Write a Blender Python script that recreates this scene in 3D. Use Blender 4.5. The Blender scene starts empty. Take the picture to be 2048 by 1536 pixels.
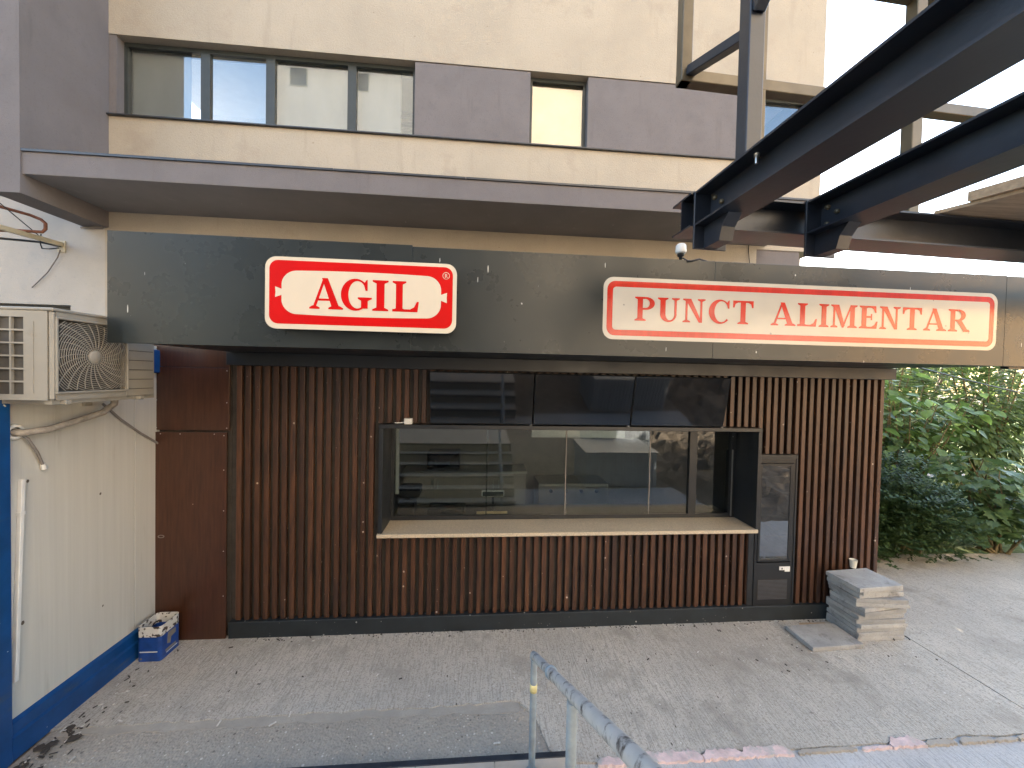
import bpy, bmesh, math, random
from mathutils import Vector, Matrix
from math import radians, sin, cos, pi, tan
random.seed(7)
sc = bpy.context.scene
COL = sc.collection

# ------------------------------------------------------------------ camera, sky, sun, exposure
FPX = 750.0                                   # focal length in photo pixels (photo 2048 x 1536)
PITCH, ROLL, YAW = radians(-1.21), radians(1.226), radians(4.67)
CAM = Vector((0, 0, 3.0))
FW = Vector((sin(YAW)*cos(PITCH), cos(YAW)*cos(PITCH), sin(PITCH)))
R0 = Vector((cos(YAW), -sin(YAW), 0)); U0 = R0.cross(FW)
RT = R0*cos(ROLL) + U0*sin(ROLL); UP = -R0*sin(ROLL) + U0*cos(ROLL)
cd = bpy.data.cameras.new('camera'); cd.sensor_width = 36; cd.lens = 36*FPX/2048
cd.clip_start = 0.05; cd.clip_end = 2000
cam = bpy.data.objects.new('camera', cd); COL.objects.link(cam)
cam.matrix_world = Matrix(((RT.x, UP.x, -FW.x, CAM.x), (RT.y, UP.y, -FW.y, CAM.y), (RT.z, UP.z, -FW.z, CAM.z), (0, 0, 0, 1)))
sc.camera = cam

SUN_AZ, SUN_EL = radians(12), radians(15.5)     # azimuth from +Y towards +X: low sun behind the building
w = bpy.data.worlds.new('World'); sc.world = w; w.use_nodes = True
nt = w.node_tree; nt.nodes.clear()
sky = nt.nodes.new('ShaderNodeTexSky'); sky.sky_type = 'NISHITA'; sky.sun_disc = False
sky.sun_elevation = SUN_EL; sky.sun_rotation = SUN_AZ; sky.air_density = 1.0; sky.dust_density = 1.6; sky.ozone_density = 1.0
bg = nt.nodes.new('ShaderNodeBackground'); bg.inputs['Strength'].default_value = 0.15
wo = nt.nodes.new('ShaderNodeOutputWorld')
nt.links.new(sky.outputs[0], bg.inputs[0]); nt.links.new(bg.outputs[0], wo.inputs[0])
sl = bpy.data.lights.new('sun', 'SUN'); sl.energy = 4.5; sl.angle = radians(0.5); sl.color = (1.0, 0.87, 0.71)
so = bpy.data.objects.new('sun', sl); COL.objects.link(so)
sd = Vector((sin(SUN_AZ)*cos(SUN_EL), cos(SUN_AZ)*cos(SUN_EL), sin(SUN_EL)))
so.rotation_euler = sd.to_track_quat('Z', 'Y').to_euler(); so.location = (10, 40, 30)
sc.view_settings.view_transform = 'Standard'; sc.view_settings.look = 'None'
sc.view_settings.gamma = 1.0; sc.view_settings.use_curve_mapping = False
sc.view_settings.exposure = 3.05
sc.render.engine = 'CYCLES'
sc.cycles.max_bounces = 8; sc.cycles.diffuse_bounces = 4; sc.cycles.glossy_bounces = 4
sc.cycles.transparent_max_bounces = 12; sc.cycles.transmission_bounces = 6
sc.cycles.sample_clamp_indirect = 6.0; sc.cycles.caustics_reflective = False; sc.cycles.caustics_refractive = False

def at(px, py, **k):                          # photo pixel -> point on a known plane X=, Y= or Z=
    d = FW + RT*((px-1024)/FPX) - UP*((py-768)/FPX)
    a, v = list(k.items())[0]; i = 'XYZ'.index(a)
    return CAM + d*((v-CAM[i])/d[i])

# ------------------------------------------------------------------ helpers
OFF = {}
class MB:
    def __init__(s): s.v = []; s.f = []; s.sm = []; s.mi = []; s.cur = 0
    def add(s, vs, fs, smooth=False):
        n = len(s.v); s.v += [tuple(v) for v in vs]
        for f in fs: s.f.append([i+n for i in f]); s.sm.append(smooth); s.mi.append(s.cur)
        return s
    def box(s, x0, x1, y0, y1, z0, z1, b=0.0, M=None):
        bm = bmesh.new(); bmesh.ops.create_cube(bm, size=1)
        for v in bm.verts: v.co = Vector(((x0+x1)/2+v.co.x*(x1-x0), (y0+y1)/2+v.co.y*(y1-y0), (z0+z1)/2+v.co.z*(z1-z0)))
        if b > 0: bmesh.ops.bevel(bm, geom=bm.edges[:], offset=b, segments=1, affect='EDGES')
        if M is not None: bmesh.ops.transform(bm, matrix=M, verts=bm.verts)
        bmesh.ops.recalc_face_normals(bm, faces=bm.faces[:])
        bm.verts.index_update(); s.add([v.co for v in bm.verts], [[v.index for v in f.verts] for f in bm.faces]); bm.free()
        return s
    def bar(s, p0, p1, wd, ht, b=0.0, up=(0, 0, 1)):      # rectangular bar between two points
        p0, p1 = Vector(p0), Vector(p1); d = p1-p0; L = d.length; d.normalize()
        u = Vector(up)
        if abs(d.dot(u)) > .98: u = Vector((0, 1, 0))
        x = d.cross(u).normalized(); z = x.cross(d).normalized(); c = (p0+p1)/2
        M = Matrix(((x.x, d.x, z.x, c.x), (x.y, d.y, z.y, c.y), (x.z, d.z, z.z, c.z), (0, 0, 0, 1)))
        return s.box(-wd/2, wd/2, -L/2, L/2, -ht/2, ht/2, b, M)
    def tube(s, pts, r, n=10, cap=True, closed=False):
        pts = [Vector(p) for p in pts]; rs = r if isinstance(r, (list, tuple)) else [r]*len(pts)
        vs = []; prev = None; m = len(pts)
        for i, p in enumerate(pts):
            if closed: t = (pts[(i+1) % m]-pts[i-1])
            else: t = (pts[min(i+1, m-1)]-pts[max(i-1, 0)])
            t.normalize()
            if prev is None: a = t.orthogonal().normalized()
            else:
                a = prev-t*prev.dot(t)
                a = a.normalized() if a.length > 1e-6 else t.orthogonal().normalized()
            prev = a; bb = t.cross(a)
            for k in range(n):
                th = 2*pi*k/n; vs.append(p+(a*cos(th)+bb*sin(th))*rs[i])
        fs = []
        for i in range(m if closed else m-1):
            j = (i+1) % m
            for k in range(n): fs.append([i*n+k, i*n+(k+1) % n, j*n+(k+1) % n, j*n+k])
        s.add(vs, fs, n > 4)
        if cap and not closed:
            s.add(vs[:n], [list(range(n))[::-1]]); s.add(vs[-n:], [list(range(n))])
        return s
    def lathe(s, prof, c, axis=(0, 0, 1), n=24):          # prof: (radius, height) pairs
        c = Vector(c); ax = Vector(axis).normalized(); a = ax.orthogonal().normalized(); b = ax.cross(a)
        vs = [c+ax*h+(a*cos(2*pi*k/n)+b*sin(2*pi*k/n))*r for r, h in prof for k in range(n)]
        fs = [[i*n+k, i*n+(k+1) % n, (i+1)*n+(k+1) % n, (i+1)*n+k] for i in range(len(prof)-1) for k in range(n)]
        return s.add(vs, fs, True)
    def prism(s, poly, f, d):                              # poly 2D, f maps (u,v,h)->xyz, thickness 0..d
        n = len(poly); vs = [f(u, v, 0) for u, v in poly]+[f(u, v, d) for u, v in poly]
        fs = [list(range(n)), list(range(n, 2*n))[::-1]]+[[i, i+n, (i+1) % n+n, (i+1) % n] for i in range(n)]
        return s.add(vs, fs)
    def build(s, name, mat, parent=None, base=None, fix=True):
        o0 = OFF[parent.name] if parent else (Vector(base) if base is not None else Vector((0, 0, 0)))
        me = bpy.data.meshes.new(name); me.from_pydata([tuple(Vector(v)-o0) for v in s.v], [], s.f)
        ms = mat if isinstance(mat, list) else [mat]
        for m in ms: me.materials.append(m)
        me.polygons.foreach_set('use_smooth', s.sm)
        if len(ms) > 1: me.polygons.foreach_set('material_index', s.mi)
        if fix:
            bm = bmesh.new(); bm.from_mesh(me); bmesh.ops.recalc_face_normals(bm, faces=bm.faces[:]); bm.to_mesh(me); bm.free()
        me.update()
        return link(name, me, parent, o0)
def link(name, me, parent=None, o0=None):
    o = bpy.data.objects.new(name, me); COL.objects.link(o)
    if parent: o.parent = parent; OFF[o.name] = OFF[parent.name]
    else:
        o.location = o0; OFF[o.name] = Vector(o0)
    return o
def place(name, me, loc, parent=None, rot=None, scale=None):      # shared mesh data, own transform
    o = bpy.data.objects.new(name, me); COL.objects.link(o)
    loc = Vector(loc)
    if parent: o.parent = parent; o.location = loc-OFF[parent.name]
    else: o.location = loc
    if rot is not None: o.rotation_euler = rot
    if scale is not None: o.scale = scale
    OFF[o.name] = loc
    return o
def tag(o, label=None, cat=None, group=None, kind=None):
    if label: o['label'] = label
    if cat: o['category'] = cat
    if group: o['group'] = group
    if kind: o['kind'] = kind
    return o
def thing(name, loc, label, cat, group=None):
    o = bpy.data.objects.new(name, None); COL.objects.link(o); o.location = loc; o.empty_display_size = .1
    OFF[o.name] = Vector(loc); return tag(o, label, cat, group)
def B(*a, **k): return MB().box(*a, **k)

# ------------------------------------------------------------------ materials
def mat(name, c, rough=.6, metal=0., var=.18, scale=6., stretch=(1, 1, 1), bump=0., bscale=60., bstretch=(1, 1, 1), spec=.5,
        c2=None, speck=None, sscale=30., sthr=.72, sstretch=(1, 1, 1), rnd=0., coat=0., stain=None, stthr=.58, stscale=1.2, ststretch=(1, 1, 1), vor=0., vscale=40.,
        rvar=.0, trans=None, fleck=None, streak=None, grain=None):
    m = bpy.data.materials.new(name); m.use_nodes = True; t = m.node_tree; N = t.nodes; L = t.links
    p = N['Principled BSDF']; geo = N.new('ShaderNodeNewGeometry')
    def noise(sc_, st, detail=5., rough_=.6):
        mp = N.new('ShaderNodeMapping'); mp.inputs['Scale'].default_value = st; L.new(geo.outputs['Position'], mp.inputs[0])
        n = N.new('ShaderNodeTexNoise'); n.inputs['Scale'].default_value = sc_; n.inputs['Detail'].default_value = detail
        n.inputs['Roughness'].default_value = rough_; L.new(mp.outputs[0], n.inputs['Vector']); return n
    def ramp(src, a, b):
        r = N.new('ShaderNodeMapRange'); r.inputs[1].default_value = a; r.inputs[2].default_value = b; L.new(src, r.inputs[0]); return r.outputs[0]
    def mix(f, a, b):
        x = N.new('ShaderNodeMix'); x.data_type = 'RGBA'
        if hasattr(f, 'links') or not isinstance(f, float): L.new(f, x.inputs[0])
        else: x.inputs[0].default_value = f
        for i, q in ((6, a), (7, b)):
            if isinstance(q, tuple): x.inputs[i].default_value = (*q, 1)
            else: L.new(q, x.inputs[i])
        return x.outputs[2]
    ca = tuple(max(0, q*(1-var)) for q in c); cb = c2 if c2 else tuple(min(1, q*(1+var)) for q in c)
    n1 = noise(scale, stretch); col = mix(ramp(n1.outputs[0], .3, .7), ca, cb)
    if rnd > 0:
        oi = N.new('ShaderNodeObjectInfo'); hs = N.new('ShaderNodeHueSaturation')
        mr = N.new('ShaderNodeMapRange'); mr.inputs[3].default_value = 1-rnd; mr.inputs[4].default_value = 1+rnd
        L.new(oi.outputs['Random'], mr.inputs[0]); L.new(mr.outputs[0], hs.inputs['Value']); L.new(col, hs.inputs['Color']); col = hs.outputs[0]
    if stain:
        ns = noise(stscale, ststretch, 6., .65); col = mix(ramp(ns.outputs[0], stthr, stthr+.14), col, stain)
    if speck:
        ns = noise(sscale, sstretch, 2., .5); col = mix(ramp(ns.outputs[0], sthr, sthr+.03), col, speck)
    if streak:                                            # (colour, scale, stretch, lo, hi)
        ns = noise(streak[1], streak[2], 3., .55); col = mix(ramp(ns.outputs[0], streak[3], streak[4]), col, streak[0])
    if grain:                                             # (colour, scale, lo, hi)
        ns = noise(grain[1], (1, 1, 1), 3., .7); col = mix(ramp(ns.outputs[0], grain[2], grain[3]), col, grain[0])
    for fk in (fleck or []):                              # (colour, scale, radius, share, stretch): small separate spots
        mp = N.new('ShaderNodeMapping'); mp.inputs['Scale'].default_value = fk[4]; L.new(geo.outputs['Position'], mp.inputs[0])
        wob = N.new('ShaderNodeTexNoise'); wob.inputs['Scale'].default_value = fk[1]*3; L.new(mp.outputs[0], wob.inputs['Vector'])
        av = N.new('ShaderNodeVectorMath'); av.operation = 'MULTIPLY_ADD'; av.inputs[1].default_value = (.10/fk[1],)*3; L.new(wob.outputs['Color'], av.inputs[0]); L.new(mp.outputs[0], av.inputs[2])
        vt = N.new('ShaderNodeTexVoronoi'); vt.inputs['Scale'].default_value = fk[1]; L.new(av.outputs[0], vt.inputs['Vector'])
        sp = N.new('ShaderNodeSeparateColor'); L.new(vt.outputs['Color'], sp.inputs[0])
        rad = N.new('ShaderNodeMapRange'); rad.inputs[1].default_value = 1-fk[3]; rad.inputs[2].default_value = 1.; rad.inputs[3].default_value = 0; rad.inputs[4].default_value = fk[2]; L.new(sp.outputs[0], rad.inputs[0])
        lt = N.new('ShaderNodeMath'); lt.operation = 'LESS_THAN'; L.new(vt.outputs['Distance'], lt.inputs[0]); L.new(rad.outputs[0], lt.inputs[1])
        col = mix(lt.outputs[0], col, fk[0])
    L.new(col, p.inputs['Base Color'])
    p.inputs['Roughness'].default_value = rough; p.inputs['Metallic'].default_value = metal
    p.inputs['Specular IOR Level'].default_value = spec
    if coat: p.inputs['Coat Weight'].default_value = coat; p.inputs['Coat Roughness'].default_value = .08
    if rvar:
        nr = noise(3., (1, 1, 1)); r = N.new('ShaderNodeMapRange'); r.inputs[1].default_value = .3; r.inputs[2].default_value = .7
        r.inputs[3].default_value = rough-rvar; r.inputs[4].default_value = rough+rvar
        L.new(nr.outputs[0], r.inputs[0]); L.new(r.outputs[0], p.inputs['Roughness'])
    last = None
    if bump:
        nb = noise(bscale, bstretch, 4.); bn = N.new('ShaderNodeBump'); bn.inputs['Strength'].default_value = min(1., bump); bn.inputs['Distance'].default_value = .01
        L.new(nb.outputs[0], bn.inputs['Height']); last = bn
    if vor:
        vt = N.new('ShaderNodeTexVoronoi'); vt.inputs['Scale'].default_value = vscale; L.new(geo.outputs['Position'], vt.inputs['Vector'])
        bn = N.new('ShaderNodeBump'); bn.inputs['Strength'].default_value = vor; bn.inputs['Distance'].default_value = .012; bn.invert = True
        L.new(vt.outputs['Distance'], bn.inputs['Height'])
        if last: L.new(last.outputs[0], bn.inputs['Normal'])
        last = bn
    if last: L.new(last.outputs[0], p.inputs['Normal'])
    if trans:
        tr = N.new('ShaderNodeBsdfTranslucent'); L.new(col, tr.inputs[0]); ms = N.new('ShaderNodeMixShader'); ms.inputs[0].default_value = trans
        L.new(p.outputs[0], ms.inputs[1]); L.new(tr.outputs[0], ms.inputs[2]); L.new(ms.outputs[0], N['Material Output'].inputs[0])
    return m
def glass(name, tint=(1, 1, 1), refl=.12, rough=.0):
    m = bpy.data.materials.new(name); m.use_nodes = True; t = m.node_tree; N = t.nodes; L = t.links; N.clear()
    o = N.new('ShaderNodeOutputMaterial'); tr = N.new('ShaderNodeBsdfTransparent'); tr.inputs[0].default_value = (*tint, 1)
    g = N.new('ShaderNodeBsdfGlossy'); g.inputs['Roughness'].default_value = rough
    lw = N.new('ShaderNodeLayerWeight'); pw = N.new('ShaderNodeMath'); pw.operation = 'POWER'; pw.inputs[1].default_value = 5.; L.new(lw.outputs['Facing'], pw.inputs[0])
    ad = N.new('ShaderNodeMath'); ad.operation = 'ADD'; ad.use_clamp = True; ad.inputs[1].default_value = .03+refl; L.new(pw.outputs[0], ad.inputs[0])
    ms = N.new('ShaderNodeMixShader'); L.new(ad.outputs[0], ms.inputs[0]); L.new(tr.outputs[0], ms.inputs[1]); L.new(g.outputs[0], ms.inputs[2])
    L.new(ms.outputs[0], o.inputs[0]); return m
M = {}
M['concrete'] = mat('broomed_concrete', (.50, .455, .388), .88, var=.13, scale=.9, bump=1., bscale=9, bstretch=(9, .7, 1), stain=(.33, .295, .245), stthr=.53, stscale=1.5, streak=((.355, .325, .28), 7, (9, .8, 1), .50, .68), grain=((.28, .25, .215), 70, .50, .66), fleck=[((.12, .10, .08), 24, .26, .07, (1.5, .7, 1)), ((.68, .65, .60), 26, .22, .08, (1, 1, 1))])
M['concrete2'] = mat('pale_concrete', (.50, .49, .48), .88, var=.12, scale=1.2, bump=.9, bscale=9, bstretch=(9, .7, 1), stain=(.40, .39, .38), stthr=.58, stscale=1.7, streak=((.34, .33, .32), 7, (9, .8, 1), .50, .68), grain=((.33, .32, .31), 75, .52, .70))
M['pebble'] = mat('exposed_aggregate', (.375, .33, .27), .88, var=.15, scale=1.6, bump=.5, bscale=70, vor=.5, vscale=48, stain=(.35, .31, .26), stthr=.55, stscale=1.3, grain=((.29, .255, .21), 45, .48, .68), fleck=[((.58, .52, .44), 34, .36, .2, (1, 1, 1)), ((.19, .16, .13), 30, .32, .16, (1, 1, 1)), ((.46, .38, .30), 40, .4, .3, (1, 1, 1))])
M['mortar'] = mat('mortar', (.38, .34, .285), .9, var=.12, scale=5, bump=.3, bscale=40, grain=((.33, .295, .25), 70, .5, .7))
M['dirt'] = mat('dirt', (.17, .135, .10), .95, var=.4, scale=4, bump=1, bscale=12)
M['grass'] = mat('lawn', (.10, .14, .035), .9, var=.5, scale=9, bump=1, bscale=40)
M['pink'] = mat('pink_mortar', (.66, .50, .47), .9, var=.2, scale=14, bump=.6, bscale=60, stain=(.46, .43, .39), stthr=.5, stscale=9)
M['tile'] = mat('beige_tile', (.52, .43, .34), .45, var=.1, scale=8)
M['strip'] = mat('rubber_nosing', (.025, .028, .035), .5, var=.3, scale=20)
M['slat'] = mat('brown_slat', (.064, .0270, .0130), .42, var=.34, scale=7, stretch=(6, 6, .5), rnd=.32, bump=.12, bscale=18, bstretch=(6, 6, .3), streak=((.036, .017, .011), 3, (5, 5, .6), .50, .68), fleck=[((.45, .37, .30), 13, .17, .16, (1, 1, 1)), ((.3, .24, .19), 26, .16, .10, (1, 1, 1))])
M['slatback'] = mat('dark_slat_backing', (.040, .034, .029), .6, var=.3, scale=10)
M['anth'] = mat('anthracite_metal', (.015, .017, .020), .38, var=.2, scale=5, rvar=.08, fleck=[((.3, .3, .3), 12, .08, .08, (1, 1, 1))])
M['plinth'] = mat('anthracite_plinth', (.014, .019, .023), .5, var=.3, scale=4, bump=.05, fleck=[((.40, .38, .34), 14, .16, .35, (1, 1, 1)), ((.16, .155, .14), 30, .22, .18, (1, 1, 1))])
M['fascia'] = mat('grey_composite_panel', (.020, .0245, .0245), .29, var=.12, scale=1.5, rvar=.05, spec=.42, fleck=[((.6, .6, .58), 8, .07, .5, (1.1, 1, .75)), ((.55, .55, .53), 5, .12, .5, (4.5, 1, .6)), ((.33, .34, .33), 12, .05, .2, (1.3, 1, .8))])
M['ply'] = mat('film_faced_plywood', (.055, .021, .011), .34, var=.28, scale=9, stretch=(5, 5, .35), rvar=.06, fleck=[((.3, .23, .18), 9, .06, .12, (1, 1, .8))])
M['granite'] = mat('speckled_granite', (.50, .42, .31), .35, var=.25, scale=70, speck=(.20, .16, .12), sscale=110, sthr=.64)
M['glass'] = glass('window_glass', (.72, .76, .76), .05)
M['fglass'] = glass('fridge_glass', (.40, .42, .43), .22)
M['wglass'] = glass('coated_window_glass', (.97, .985, .98), .09)
M['screen'] = mat('tv_screen', (.006, .007, .009), .05, var=.1, spec=.75)
M['black'] = mat('black_plastic', (.012, .013, .015), .35, var=.2)
M['white'] = mat('sign_white', (.66, .58, .46), .30, var=.03, scale=4, fleck=[((.35, .32, .28), 9, .08, .15, (1, 1, 1))])
M['vwhite'] = mat('vinyl_white', (.58, .52, .425), .20, var=.03, scale=4, spec=.7, fleck=[((.33, .30, .26), 8, .09, .3, (1, 1, 1))])
M['red'] = mat('sign_red', (.55, .0025, .002), .35, var=.05, scale=3, spec=.2)
M['red2'] = mat('vinyl_red', (.56, .020, .008), .20, var=.14, scale=3, stretch=(6, 6, .4), spec=.75)
M['stucco'] = mat('beige_render', (.415, .372, .306), .92, var=.07, scale=1.1, bump=.6, bscale=55, stain=(.375, .33, .27), stthr=.56, stscale=1.5, streak=((.36, .32, .26), 1.6, (3.2, 3.2, .45), .60, .80), grain=((.35, .31, .25), 40, .52, .76), fleck=[((.30, .26, .205), 7, .10, .25, (1, 1, 1))])
M['greyst'] = mat('grey_render', (.165, .155, .163), .92, var=.08, scale=1.6, bump=.5, bscale=80, stain=(.15, .142, .148), stthr=.56, stscale=1.4, streak=((.14, .132, .135), 2.4, (3, 3, .4), .60, .8), grain=((.13, .122, .125), 30, .56, .8))
M['soffit'] = mat('grey_soffit_render', (.215, .205, .215), .9, var=.10, scale=1.2, bump=.25, bscale=60, stain=(.27, .26, .26), stthr=.62, stscale=3., fleck=[((.4, .39, .38), 3, .08, .2, (1.5, 1, 1))])
M['pale'] = mat('pale_grey_render', (.42, .40, .375), .92, var=.07, scale=1.5, bump=.4, bscale=70, stain=(.37, .365, .36), stthr=.57, stscale=1.5, grain=((.33, .325, .32), 25, .6, .8))
M['grl'] = mat('grille_metal', (.09, .10, .12), .4, metal=.4)
M['flash'] = mat('dark_flashing', (.05, .055, .065), .4, var=.2, metal=.3)
M['alu'] = mat('dark_window_frame', (.035, .042, .042), .45, var=.15)
M['room'] = mat('room_wall', (.82, .83, .80), .9, var=.04)
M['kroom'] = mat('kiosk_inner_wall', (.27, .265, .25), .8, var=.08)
M['cab'] = mat('grey_cabinet', (.36, .34, .31), .5, var=.05)
M['inox'] = mat('stainless', (.5, .5, .48), .3, metal=.9, var=.08)
M['steel'] = mat('black_steel', (.017, .021, .030), .36, var=.3, scale=3, spec=.6, bump=.08, bscale=30, stain=(.030, .022, .018), stthr=.60, stscale=3, fleck=[((.25, .24, .24), 9, .06, .1, (1, 1, 1))])
M['primer'] = mat('olive_steel_tube', (.12, .098, .062), .38, metal=.35, var=.25, scale=5)
M['cwhite'] = mat('container_white_panel', (.53, .52, .48), .45, var=.05, scale=5, stretch=(1, 7, .15), bump=.12, bscale=9, bstretch=(1, 5, .05), stain=(.40, .375, .33), stthr=.58, stscale=1.2, ststretch=(1, 4, .35), fleck=[((.10, .08, .06), 6, .10, .3, (1, 1.2, .8))])
M['cblue'] = mat('container_blue', (.004, .055, .19), .42, var=.25, scale=4, stain=(.06, .08, .12), stthr=.62, stscale=3, ststretch=(1, .5, 3), speck=(.5, .5, .48), sscale=22, sthr=.76)
M['acw'] = mat('ac_beige', (.29, .272, .232), .5, var=.07, scale=3, stain=(.22, .19, .15), stthr=.58, stscale=4)
M['acdark'] = mat('ac_dark', (.06, .055, .048), .6, var=.3)
M['pipe'] = mat('pipe_wrap', (.30, .27, .235), .8, var=.3, scale=25, bump=.4, bscale=40)
M['cable'] = mat('grey_cable', (.20, .18, .165), .6)
M['bcable'] = mat('black_cable', (.015, .015, .016), .5)
M['tin'] = mat('blue_tin', (.012, .055, .24), .4, var=.3, scale=10)
M['tinw'] = mat('splattered_white_tin', (.62, .60, .56), .5, var=.1, scale=15, speck=(.06, .045, .035), sscale=26, sthr=.56)
M['muck'] = mat('dirty_tin_inside', (.10, .075, .055), .9, var=.5, scale=20, bump=.6, bscale=30)
M['slab'] = mat('paving_slab', (.345, .338, .322), .9, var=.16, scale=5, bump=.3, bscale=60, rnd=.16, stain=(.18, .17, .16), stthr=.565, stscale=6.5, grain=((.24, .23, .215), 60, .55, .72))
M['cup'] = mat('paper_cup', (.78, .74, .62), .5, var=.05)
M['rail'] = mat('chipped_grey_paint', (.46, .445, .42), .5, var=.10, scale=10, stain=(.045, .032, .028), stthr=.515, stscale=17)
M['rail2'] = mat('greyblue_post_paint', (.27, .31, .33), .5, var=.2, scale=12, stain=(.20, .15, .09), stthr=.62, stscale=8)
M['tape'] = mat('yellow_tape', (.68, .58, .27), .5, var=.15, scale=20)
M['plasw'] = mat('white_plastic', (.68, .68, .66), .45, var=.08)
M['rust'] = mat('rusty_tube', (.16, .06, .035), .7, var=.3, scale=20)
M['beigetube'] = mat('beige_tube', (.52, .46, .33), .6, var=.1)
M['pwood'] = mat('plywood_board', (.38, .27, .17), .75, var=.25, scale=7, stretch=(.5, 5, 5), bump=.2)
M['pallet'] = mat('pallet_wood', (.48, .32, .17), .8, var=.2, scale=8)
M['brass'] = mat('wood_tray', (.62, .45, .20), .4, var=.1)
M['privet'] = mat('privet_leaf', (.062, .105, .038), .40, var=.45, scale=9, spec=.4, trans=.2)
M['bigleaf'] = mat('broad_leaf', (.14, .225, .06), .36, var=.35, scale=2.5, rnd=.4, trans=.42)
M['maple'] = mat('maple_leaf', (.095, .155, .055), .38, var=.3, scale=3, rnd=.3, trans=.35)
M['tree'] = mat('tree_leaf', (.12, .18, .052), .5, var=.45, scale=1.5, trans=.42)
M['bark'] = mat('bark', (.14, .105, .075), .9, var=.3, scale=15, bump=.6)
M['stem'] = mat('green_brown_stem', (.17, .13, .06), .8, var=.3)
M['litter'] = mat('litter', (.62, .58, .52), .8, var=.3, scale=40)
M['chips'] = mat('dark_chips', (.06, .048, .038), .9, var=.4, scale=40)
M['opp1'] = mat('cream_facade', (.33, .30, .255), .9, var=.08, scale=.5)
M['opp3'] = mat('ochre_facade', (.42, .29, .165), .9, var=.08, scale=.5)
M['blind'] = mat('haze_card', (.25, .265, .265), .9, var=.10, scale=2, stretch=(1, 1, .3))  # tone of an added sheet that stands in for hazy pane reflections
M['hazew'] = mat('cream_haze_card', (.33, .28, .20), .9, var=.08, scale=3)  # cream tone stands in for the warm reflection in the small pane
M['opp2'] = mat('grey_facade', (.115, .125, .14), .9, var=.08, scale=.5)
M['corr'] = mat('galvanised_sheet', (.33, .36, .39), .4, metal=.5, var=.2, scale=3, stretch=(4, 4, .3))
M['stickw'] = mat('sticker', (.7, .7, .68), .5, var=.15, scale=60)
M['lens'] = mat('display_glass', (.05, .06, .06), .2)

# ------------------------------------------------------------------ ground
def sheet(name, poly, z, m, thick=0.0):
    mb = MB(); mb.prism(poly, lambda u, v, h: (u, v, z-h), max(thick, .003)); o = mb.build(name, m); return tag(o, kind='structure')
tag(MB().add([(-150, -150, 0), (150, -150, 0), (150, 150, 0), (-150, 150, 0)], [[0, 1, 2, 3]]).build('ground', M['dirt']), kind='structure')
def jag(p, q, n, a):                                     # uneven line from p to q
    out = []
    for i in range(n+1):
        t = i/n; out.append((p[0]+(q[0]-p[0])*t, p[1]+(q[1]-p[1])*t+random.uniform(-a, a)))
    return out
sheet('pavement', [(-3.45, -.4), (.75, -.4), (.75, 3.6), (-3.45, 3.6)], .006, M['pebble'])
strip = jag((-3.4, 3.26), (.40, 3.27), 26, .022)+jag((.40, 3.42), (-3.4, 3.42), 6, .0)
sheet('mortar_band', strip, .010, M['mortar'])
JX = 5.06
edge = jag((-3.5, 3.315), (.40, 3.36), 60, .016)+jag((.52, 3.22), (.60, 2.90), 8, .012)+jag((.75, 2.79), (1.5, 2.80), 8, .015)+jag((1.6, 2.80), (JX, 2.80), 40, .016)
sheet('concrete_apron', edge+[(JX, 6.85), (-3.5, 6.85)], .020, M['concrete'], .02)
edge2 = jag((JX+.012, 2.80), (16, 2.62), 50, .016)
sheet('concrete_apron_right', edge2+[(16, 5.75), (JX+.012, 6.0)], .020, M['concrete'], .02)
sheet('pavement_right', [(.75, -.4), (16, -.8), (16, 3.2), (.75, 3.2)], .004, M['concrete2'])
sheet('lawn', [(5.2, 6.0), (16, 5.7), (60, 5), (60, 70), (5.2, 70)], .012, M['grass'])
sheet('footpath', [(9, 11), (60, 10.5), (60, 12.2), (9, 12.6)], .018, M['concrete2'])

kerb = thing('broken_kerb', (3, 2.78, 0), 'crumbling pinkish mortar edge where two concrete slabs meet', 'kerb')
x = .95
while x < 7.0:
    Lx = random.uniform(.18, .55); n = int(Lx/.018)
    pinkish = x < 2.45 or 3.3 < x < 3.6; d0 = random.uniform(.05, .085) if pinkish else random.uniform(.012, .04); zt = random.uniform(.024, .030)
    xs = [x+Lx*i/n for i in range(n+1)]; hgt = [d0*min(1, .35+i*.22, .35+(n-i)*.22)*random.uniform(.75, 1.1) for i in range(n+1)]
    top = [(a, 2.752+hgt[i]) for i, a in enumerate(xs)]; bot = [(a, 2.745+random.uniform(-.010, .006)) for a in xs]
    MB().prism(top+bot[::-1], lambda u, v, h: (u, v, zt-h), zt-.001).build('fragment', M['pink'] if pinkish or random.random() < .25 else M['mortar'], kerb)
    x += Lx+random.choice((.004, .01, .05))
sc_ = MB(); c0 = at(1640, 1254, Z=.022); sc_.prism([(c0.x-.30, c0.y-.05), (c0.x-.05, c0.y-.10), (c0.x+.20, c0.y-.02), (c0.x+.12, c0.y+.07), (c0.x-.2, c0.y+.08)], lambda u, v, h: (u, v, .0285-h), .006)
tag(sc_.build('wood_scrap', M['pwood'], base=(c0.x, c0.y, .022)), 'flat scrap of brown board on the ground behind the single slab', 'board')
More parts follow.
